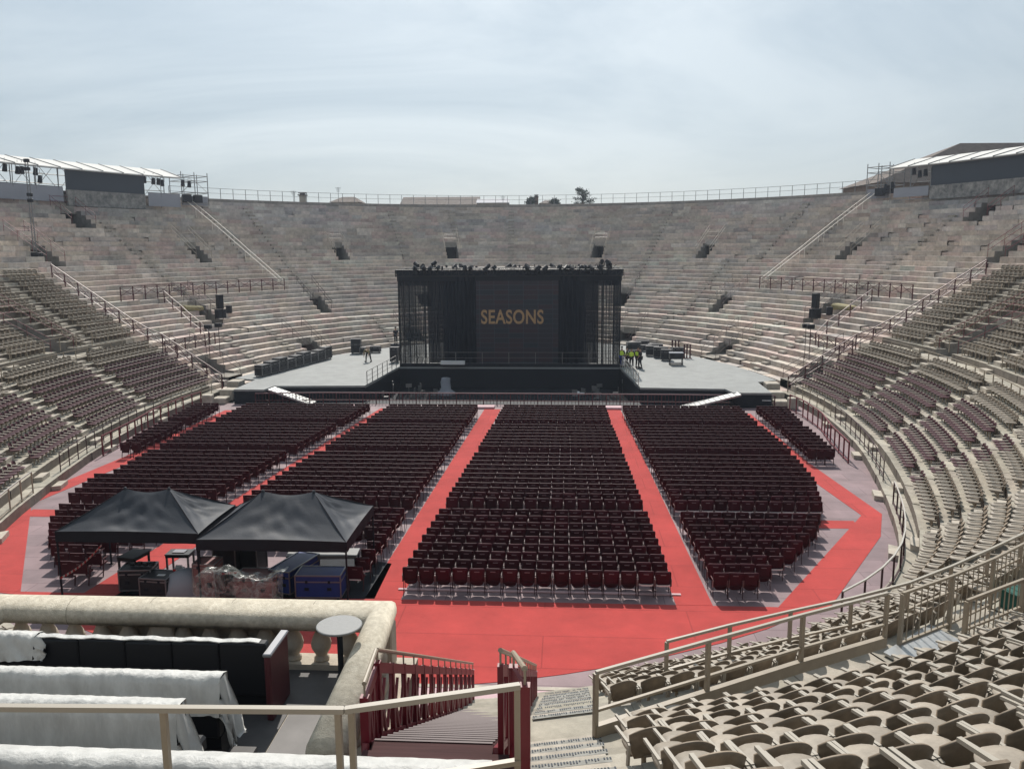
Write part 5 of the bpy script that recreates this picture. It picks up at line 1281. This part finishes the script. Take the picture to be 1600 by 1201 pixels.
    # spotlights
    pxs = [(8, 262), (28, 266), (35, 266), (56, 268), (63, 280), (217, 283), (226, 281), (240, 283), (248, 284), (254, 286), (286, 286), (296, 288)] if L else [(1384, 293), (1394, 290), (1428, 268), (1437, 272), (1446, 270), (1457, 268), (1467, 266)]
    for i, (px, py) in enumerate(pxs):
        p = Ps(px, py, 29.6); r = empty('spotlight', p, 'dark hanging spotlight, %s of %s from the left under the %s canopy' % (nth(i+1), 'twelve' if L else 'seven', side), 'spotlight', 'spotlights under the %s canopy' % side)
        b = MB(); b.tube((0, 0, .35), (0, -.12, -.35), .17, 10, r2=.24); b.build('body', 'lamp', r); b = MB(); b.tube((-.24, 0, .1), (-.24, 0, .6), .02, 4); b.tube((.24, 0, .1), (.24, 0, .6), .02, 4); b.tube((-.24, 0, .6), (.24, 0, .6), .02, 4); b.tube((0, 0, .6), (0, 0, .95), .025, 4); b.build('yoke', 'scaf', r)
    for i, (px, py) in enumerate(((292, 310), (309, 311)) if L else ((1375, 300), (1390, 296))):
        p = Ps(px, py, 29.8); b = MB(); b.box(-.5, .5, -.3, .3, -.45, .45, rz=math.atan2(p[1], p[0])+P180/2, bev=.03); tag(b.build('loudspeaker', 'lamp', None, p), 'black loudspeaker low on the %s scaffold tower, %s one' % (side, ['left', 'right'][i]), 'loudspeaker', 'loudspeakers on the scaffold towers')
    # loudspeaker group by the cross railing
    p = Ps(345 if L else 1273, 499, 9.2); r = empty('speaker_stack', (p[0], p[1], tread(9.2)), 'black loudspeaker stack standing on the stone tiers near the cross railing, %s side' % side, 'loudspeaker', 'loudspeaker stacks on the tiers')
    ang = math.atan2(p[1], p[0])+P180/2
    for q in ((-.28, .28, -.25, .25, 1.0, 2.35), (-.42, .42, -.35, .35, .1, .95)): b = MB(); b.box(*q, rz=ang, bev=.03); b.build('cabinet', 'lamp', r)
    b = MB()
    for x in (-.38, .38): b.tube((x, -.3, 0), (x, -.3, 1.1), .03, 5)
    b.build('frame', 'lamp', r)
    p = Ps(358 if L else 1296, 486, 9.9); b = MB(); b.box(-.25, .25, -.2, .2, 0, .75, bev=.03); tag(b.build('loudspeaker', 'lamp', None, (p[0], p[1], tread(9.9))), 'small black loudspeaker right of the big speaker stack, %s side' % side, 'loudspeaker', 'small loudspeakers on the tiers')
    p = Ps(300 if L else 1318, 486, 11.3); b = MB(); b.box(-1.0, 1.0, -.55, .55, 0, .5, bev=.12)
    for i, v in enumerate(b.v): b.v[i] = (v[0], v[1], v[2]*(1+.3*math.sin(v[0]*3)))
    tag(b.build('covered_pile', 'yel', None, (p[0], p[1], tread(11.3)), ang), 'yellowish cover over a pile on the stone tiers, %s side' % side, 'covered pile', 'yellowish covered piles')
    # small lights on thin stands
    for i, (px, py) in enumerate(((330, 541), (346, 538)) if L else ((1255, 551), (1262, 553))):
        ss = 4.0; p = Ps(px, py+48, ss); p = (p[0], p[1], tread(ss)); r = empty('light_stand', p, 'small black light on a thin stand on the stone, %s side, %s one' % (side, ['left', 'right'][i]), 'light stand', 'thin light stands on the tiers')
        b = MB(); b.tube((0, 0, 0), (0, 0, 2.7), .025, 5); b.build('pole', 'leg', r); b = MB(); b.box(-.28, .28, -.2, .2, 2.6, 2.95, bev=.03); b.build('lamp_head', 'lamp', r)
# slim lattice mast on the left
p = Ps(54, 386, 21); r = empty('lattice_mast', (p[0], p[1], tread(21)), 'slim lattice mast with small fittings rising in front of the left canopy', 'mast'); b = MB()
for x in (-.12, .12): b.tube((x, 0, 0), (x, 0, 8.2), .05, 4)
for i in range(22): z = i*.37; b.tube((-.12, 0, z), (.12, 0, z+.37), .015, 4)
b.build('mast_frame', 'scaf', r)
for z in (8.1, 7.4, 5.2, 4.7): b = MB(); b.box(-.22, .26, -.12, .12, z, z+.3, bev=.04); b.build('fitting', 'lamp', r)
b = MB(); b.box(-.5, .5, -.4, .4, 0, .35, bev=.03); b.build('foot', 'lamp', r)

# ================================================================== BACKGROUND BEYOND THE RIM
def house(name, px0, px1, py_e, py_r, dist, depth, mw, mr, label, cat, gable=False, ridge_in=.25, wins=0):
    """walls from the ground to the eaves, hipped or gabled roof; px/py fix where the eaves and ridge show"""
    a = Vector(Pd(px0, py_e, dist)); b = Vector(Pd(px1, py_e, dist)); ze = (a.z+b.z)/2; zr = Pd((px0+px1)/2, py_r, dist+depth/2)[2]
    d = (b-a); d.z = 0; W = d.length; d.normalize(); nrm = Vector((-d.y, d.x, 0)); org = Vector((a.x, a.y, -1.5)); ang = math.atan2(d.y, d.x)
    r = empty(name, org, label, cat, None, ang); h = ze+1.5; hr_ = zr+1.5
    m_ = MB(); m_.box(0, W, 0, depth, 0, h); wl = m_.build('wall', mw, r)
    o_ = .5; i_ = 0 if gable else W*ridge_in
    v = [(-o_, -o_, h), (W+o_, -o_, h), (W+o_, depth+o_, h), (-o_, depth+o_, h), (i_-(o_ if gable else 0), depth/2, hr_), (W-i_+(o_ if gable else 0), depth/2, hr_)]
    m_ = MB(); m_.add(v, [(0, 1, 5, 4), (2, 3, 4, 5), (3, 0, 4), (1, 2, 5), (3, 2, 1, 0)]); m_.build('roof', mr, r)
    for i in range(wins):
        x = W*(i+.5)/wins; m_ = MB(); m_.box(x-.5, x+.5, -.06, .05, h-2.2, h-.8); m_.build('window', 'dpanel', r)
    return r
house('house', 519, 558, 316, 308, 150, 8, 'house', 'roof', 'small brown hipped roof peeping over the rim beside an antenna', 'house', wins=3)
house('house', 628, 745, 320, 308, 190, 14, 'house', 'roof', 'long low brown roof showing above the far rim left of centre', 'house', gable=True)
house('house', 748, 792, 317, 311, 175, 8, 'house', 'banner', 'pale roofed building with white gable above the rim', 'house', gable=True, wins=4)
house('house', 846, 872, 318, 313, 170, 8, 'house', 'roof', 'low dark roof between the brick chimney and the tree', 'house')
hb = house('large_house', 1372, 2000, 284, 224, 112, 12, 'brick', 'roof', 'large building with a broad terracotta roof behind the right canopy', 'building', ridge_in=.255, wins=15)
def chimney(px0, px1, py0, d, m__, label, wide):
    a = Vector(Pd(px0, py0, d)); b = Vector(Pd(px1, py0, d)); W = (b-a).length; c = (a+b)/2; r = empty('chimney', (c.x, c.y, -1.5), label, 'chimney'); h = c.z+1.5
    m_ = MB(); m_.box(-W/2, W/2, -W/2, W/2, 0, h-.45); m_.build('shaft', m__, r); m_ = MB(); w2 = W/2*wide; m_.box(-w2, w2, -w2, w2, h-.45, h-.25); m_.box(-W/2.6, W/2.6, -W/2.6, W/2.6, h-.25, h-.05); m_.box(-w2*.9, w2*.9, -w2*.9, w2*.9, h-.05, h+.08); m_.build('cap', 'roof', r)
chimney(468.5, 477, 302, 150, 'house', 'square plastered chimney with wide flat cap on the rim line, left', 1.45)
chimney(835, 841, 305, 165, 'brick', 'dark twin-pot brick chimney above the rim just right of centre', 1.2)
for i, (px, py, h) in enumerate(((459, 298, 2.0), (529, 296, 2.4), (786, 303, 1.8))):
    p = Pd(px, py+18, 150); b = MB(); b.tube((0, 0, -18), (0, 0, h), .04, 4)
    for k in range(4): b.tube((-.5+.08*k, 0, h-.1-.22*k), (.5-.08*k, 0, h-.1-.22*k), .03, 4)
    tag(b.build('roof_antenna', 'scaf', None, p), ['thin rooftop aerial left of the plastered chimney', 'rooftop aerial above the small hipped roof', 'rooftop aerial over the pale roofed building'][i], 'antenna', 'rooftop aerials beyond the rim')
def tree(px, py0, py1, d, wpx, label, seed, kind='conifer'):
    rnd = random.Random(seed); base = Pd(px, py1, d); topz = Pd(px, py0, d)[2]; hh = topz-base[2]; w_ = wpx*d/FPX/2
    r = empty('tree', (base[0], base[1], -1.5), label, 'tree'); H = base[2]+1.5
    m_ = MB(); m_.tube((0, 0, 0), (0, 0, H), .35, 8, r2=.2); m_.tube((0, 0, H), (.15, 0, H+hh*.93), .2, 6, r2=.03)
    limbs = []
    for i in range(16):
        t = i/16; z = H-hh*.1+hh*t; a = rnd.uniform(0, 6.3); L = w_*(1.05-.65*t)*rnd.uniform(.55, 1.1); q = (L*math.cos(a), L*math.sin(a), z+L*.22); m_.tube((0, 0, z), q, .06, 5, r2=.02); limbs.append(((0, 0, z), q))
    m_.build('trunk', 'bark', r)
    m_ = MB()
    for p0_, p1_ in limbs:
        for k in range(70):
            t = rnd.uniform(.3, 1.08); c = Vector(p0_).lerp(Vector(p1_), t)+Vector((rnd.gauss(0, .28), rnd.gauss(0, .28), rnd.gauss(.08, .18))); s_ = rnd.uniform(.10, .22); u = Vector((rnd.uniform(-1, 1), rnd.uniform(-1, 1), rnd.uniform(-.6, .6))).normalized()*s_; v = u.orthogonal().normalized()*s_*.6
            m_.add([c-u, c+v, c+u, c-v], [(0, 1, 2, 3)])
    m_.build('crown', 'leaf', r)
tree(910, 293, 319, 165, 44, 'dark airy conifer standing alone above the far rim', 4)
tree(829, 310, 319, 165, 14, 'low dark bush-like treetop left of the brick chimney', 5)
tree(866, 312, 320, 170, 16, 'small dark treetop between brick chimney and conifer', 6)

# ================================================================== TENTS
def tent(c0, c1, y0, y1, ze, zr, rl, label, seed):
    rnd = random.Random(seed); X0_, X1_ = c0, c1; cx, cy = (X0_+X1_)/2, (y0+y1)/2
    r = empty('black_tent', (cx, cy, 0), label, 'tent', 'black pop-up tents'); w_, d_ = (X1_-X0_)/2, (y1-y0)/2
    N_, T = 96, 20; per = []
    edges = [(-w_, -d_), (w_, -d_), (w_, d_), (-w_, d_)]; top_ = [(-rl/2, 0), (rl/2, 0), (rl/2, 0), (-rl/2, 0)]
    m_ = MB()
    for side in range(4):
        e0, e1, t0, t1 = edges[side], edges[(side+1) % 4], top_[side], top_[(side+1) % 4]; o = len(m_.v); n = 48
        for j in range(T+1):
            t = j/T
            for i in range(n+1):
                u = i/n; bx, by = e0[0]+(e1[0]-e0[0])*u, e0[1]+(e1[1]-e0[1])*u; tx, ty = t0[0]+(t1[0]-t0[0])*u, t0[1]+(t1[1]-t0[1])*u
                x, y = bx+(tx-bx)*t, by+(ty-by)*t; z = ze+(zr-ze)*(t**1.12); z -= .13*math.sin(P180*u)*t**3 if side in (0, 2) else 0
                sag = math.sin(P180*u)*math.sin(P180*min(1, t*1.05))*.16*(1-.3*t)
                edge = 4*u*(1-u)
                wr = .6*(.035*math.sin(9*u+5*t+seed)+.03*math.sin(21*u-13*t+seed*2)+.028*math.sin(17*t+9*u*u+seed)+.014*math.sin(41*u+19*t))*edge*math.sin(P180*min(1, t*.9+.1))
                z -= sag+wr-.02*(1-t)*math.sin(P180*u)*-2
                m_.v.append((x, y, z))
        for j in range(T):
            for i in range(n): a = o+j*(n+1)+i; m_.f.append((a, a+1, a+n+2, a+n+1)); m_.c.append(None)
    m_.smooth = True; m_.build('roof', 'tent', r)
    m_ = MB(); n = 40
    for side in range(4):
        e0, e1 = edges[side], edges[(side+1) % 4]; o = len(m_.v); L = math.hypot(e1[0]-e0[0], e1[1]-e0[1]); nx, ny = (e1[1]-e0[1])/L, -(e1[0]-e0[0])/L
        for i in range(n+1):
            u = i/n; f = .012*math.sin(u*31+seed); dz = .04*math.sin(P180*u)
            m_.v.append((e0[0]+(e1[0]-e0[0])*u+nx*.01, e0[1]+(e1[1]-e0[1])*u+ny*.01, ze+.01+dz)); m_.v.append((e0[0]+(e1[0]-e0[0])*u+nx*(.01+f), e0[1]+(e1[1]-e0[1])*u+ny*(.01+f), ze-.34))
        for i in range(n): a = o+2*i; m_.f.append((a, a+1, a+3, a+2)); m_.c.append(None)
    m_.build('valance', 'tentd', r)
    for i, (x, y) in enumerate(edges):
        m_ = MB(); m_.box(-.025, .025, -.025, .025, 0, ze-.03, at=(x*.99, y*.985, 0)); m_.box(-.07, .07, -.07, .07, 0, .012, at=(x*.99, y*.985, 0)); m_.build('leg', 'tentd', r)
        t = top_[i]; m_ = MB(); m_.tube((x, y, ze-.02), (t[0], t[1], zr-.03), .018, 5); m_.build('hip_pole', 'tentd', r)
    m_ = MB()
    for x in (-rl/2, rl/2): m_.lathe([(.05, 0), (.06, .03), (.03, .08), (.01, .09)], 10, (x, 0, zr-.03))
    m_.build('peak_caps', 'tent', r)
    return r
tent(-11.62, -6.78, -31.2, -28.1, 2.32, 3.36, 1.55, 'black pop-up tent nearer the left edge, folds in its fabric roof', 2)
tent(-6.62, -1.75, -31.75, -27.95, 2.32, 3.38, 1.75, 'black pop-up tent beside the central red aisle, touching the other tent', 7)

def table(name, a, b, wd, h, m__, label, leg='lamp', z0=.01):
    a = Vector((*a[:2], 0)); b = Vector((*b[:2], 0)); d = b-a; L = d.length; ang = math.atan2(d.y, d.x); c = (a+b)/2
    r = empty(name, (c.x, c.y, z0), label, 'table', 'tables under the tents', ang)
    m_ = MB(); m_.box(-L/2, L/2, -wd/2, wd/2, h-.04, h, bev=.01); m_.build('tabletop', m__, r)
    m_ = MB(); m_.box(-L/2+.02, L/2-.02, -wd/2+.02, wd/2-.02, h-.13, h-.042); m_.build('apron', m__, r)
    for x in (-L/2+.06, L/2-.06):
        for y in (-wd/2+.05, wd/2-.05): m_ = MB(); m_.box(x-.03, x+.03, y-.03, y+.03, 0, h-.1); m_.build('leg', leg, r)
    return r
table('high_table', Pz(195, 872, .95), Pz(222, 858, .95), .7, .95, 'sofa', 'high black table standing alone under the left half of the left tent')
table('work_table', Pz(262, 862, .8), Pz(300, 862, .8), .6, .8, 'case', 'thin legged dark table with a sheet of paper near the tent poles', leg='scaf')
table('long_table', Pz(450, 863, .85), Pz(560, 862, .85), .75, .85, 'grey', 'long dark table under the right end of the right tent')
b = MB(); q = Pz(281, 861, .82); b.box(-.22, .22, -.15, .15, 0, .02, at=q); tag(b.build('paper_sheet', 'banner'), 'pale sheet of paper lying on the thin legged table', 'paper')
b = MB(); q = Pz(280, 894, .35); b.box(-.17, .17, -.14, .14, 0, .18, at=q, bev=.03); b.tube((q[0]-.1, q[1]-.0, q[2]+.2), (q[0]+.1, q[1], q[2]+.2), .07, 10); tag(b.build('white_device', 'white'), 'small white device low beside the thin legged table', 'device')
case('flight_case', Pz(219, 920, .01), 1.05, .75, .70, .12, 'black flight case with gear on top under the left tent', lid=.8)
for i in range(4):
    q = Pz(208+10*i, 883, .86); b = MB(); b.box(-.09, .09, -.08, .08, 0, .09+.04*(i % 2), at=q, bev=.02); b.tube((q[0], q[1], q[2]+.05), (q[0]+.12, q[1]-.05, q[2]+.14), .02, 6); tag(b.build('cable_box', 'lamp'), '%s small black device from left on top of the flight case' % nth(i+1), 'device', 'small black devices on the flight case')
case('flight_case', Pz(251, 930, .01), .95, .8, .62, -.1, 'black flight case with a white label beside the draped lump', lid=.85)
b = MB(); q = Pz(252, 898, .75); b.box(-.13, .13, -.07, .07, 0, .006, at=q); tag(b.build('label_card', 'white'), 'white card lying on the lid of the second black case', 'card')
b = MB(); q = Pz(290, 932, .01); b.lathe([(.55, 0), (.6, .2), (.55, .55), (.4, .85), (.15, .95)], 14, q)
for i, v in enumerate(b.v): b.v[i] = (v[0]+.06*math.sin(i*2.1), v[1]+.05*math.sin(i*1.3), v[2])
b.smooth = True; tag(b.build('draped_machine', 'banner'), 'grey draped rounded machine between black cases and tent pole', 'covered machine')
case('pink_case', Pz(328, 932, .01), .72, .7, 1.15, 0, 'upright dull pink case standing beside the central tent pole', m='casep', lid=.9)
case('pink_case', Pz(404, 932, .01), 1.25, .8, .72, .02, 'wide dull pink case partly under clear plastic film', m='casep', lid=.85)
case('blue_case', Pz(462, 915, .01), .8, 1.8, .76, -.28, 'long blue flight case seen end on, left of the wide blue case', m='caseb', trim='caset', lid=.72)
case('blue_case', Pz(503, 930, .01), 1.5, .85, .74, .03, 'wide blue flight case at the right end under the tent', m='caseb', lid=.72)
case('equipment_rack', Pz(358, 905, .01), .75, .8, 1.35, .1, 'dark blue rack behind plastic film in the middle of the tents', m='case', lid=.9)
case('equipment_rack', Pz(392, 895, .01), .9, .8, 1.2, -.1, 'black rack behind plastic film right of the dark blue rack', m='case', lid=.9)
fm = MB(); n, T = 70, 18; A_ = Vector(Pz(306, 905, 1.5)); B_ = Vector(Pz(446, 900, 1.5))
for i in range(n+1):
    u = i/n; p = A_.lerp(B_, u)
    for j in range(T+1):
        t = j/T; z = 1.62+.16*math.sin(u*7)+.05*math.sin(u*23)-max(0, t-.35)/.65*(1.45-.5*math.sin(u*9+1)**2)
        y = -.0+(.55-t*1.6 if t < .35 else -.01-.35*(t-.35)-.12*math.sin(u*15+t*6)*t)
        fm.v.append((p.x+.03*math.sin(t*9+u*13), p.y-.15+y, z+.012*math.sin(u*31+t*11)))
for i in range(n):
    for j in range(T): a = i*(T+1)+j; fm.f.append((a, a+1, a+T+2, a+T+1)); fm.c.append(None)
fm.smooth = True; tag(fm.build('plastic_film', 'film'), 'clear plastic film draped over racks and cases between the two tents', 'plastic film')
rm = MB(); rm.add([Pz(440, 935, .012), Pz(585, 935, .012), Pz(612, 880, .012), Pz(560, 872, .012), Pz(445, 872, .012)], [(0, 1, 2, 3, 4)]); tag(rm.build('rubber_mat', 'pit'), 'dark rubber mat on the floor right of the blue cases', 'mat')
rm = MB(); rm.add([Pz(165, 940, .012), Pz(440, 940, .012), Pz(440, 890, .012), Pz(240, 890, .012)], [(0, 1, 2, 3)]); tag(rm.build('rubber_mat', 'pit'), 'dark floor mat beneath the black cases under the left tent', 'mat')
def tape(p, q, label, n=22):
    b1 = MB(); b2 = MB(); p = Vector(p); q = Vector(q)
    r = empty('barrier_tape', p, label, 'barrier tape', 'red and white barrier tapes')
    for i in range(n):
        a = p.lerp(q, i/n)-p; c = p.lerp(q, (i+1)/n)-p; s0 = -.12*math.sin(P180*i/n); s1 = -.12*math.sin(P180*(i+1)/n); a.z += s0; c.z += s1
        (b1 if i % 2 else b2).bar(a, c, .008, .07)
    b1.build('white_bands', 'tape', r); b2.build('red_bands', 'tapr', r)
tape(Pz(95, 905, .9)[:2]+(.95,), Pz(158, 845, 1.3)[:2]+(1.15,), 'slanting barrier tape tied between tent pole and chairs at far left')
tape(Pz(270, 890, .9), Pz(375, 893, .9), 'striped barrier tape stretched in front of the pink cases')
# loose stacked chairs row beside the tent pole
# ================================================================== HAZE
hz = MB(); hz.box(-260, 260, -90, 330, -2.6, 60); ho = hz.build('haze', None)
hm = bpy.data.materials.new('haze_air'); hm.use_nodes = True; t = hm.node_tree; t.nodes.clear(); o_ = t.nodes.new('ShaderNodeOutputMaterial'); pv = t.nodes.new('ShaderNodeVolumePrincipled')
pv.inputs['Color'].default_value = (.72, .82, .98, 1); pv.inputs['Density'].default_value = .0004; pv.inputs['Anisotropy'].default_value = .55; t.links.new(pv.outputs[0], o_.inputs['Volume'])
ho.data.materials.append(hm); tag(ho, 'thin pale summer haze in the air over the arena', 'haze', kind='stuff')
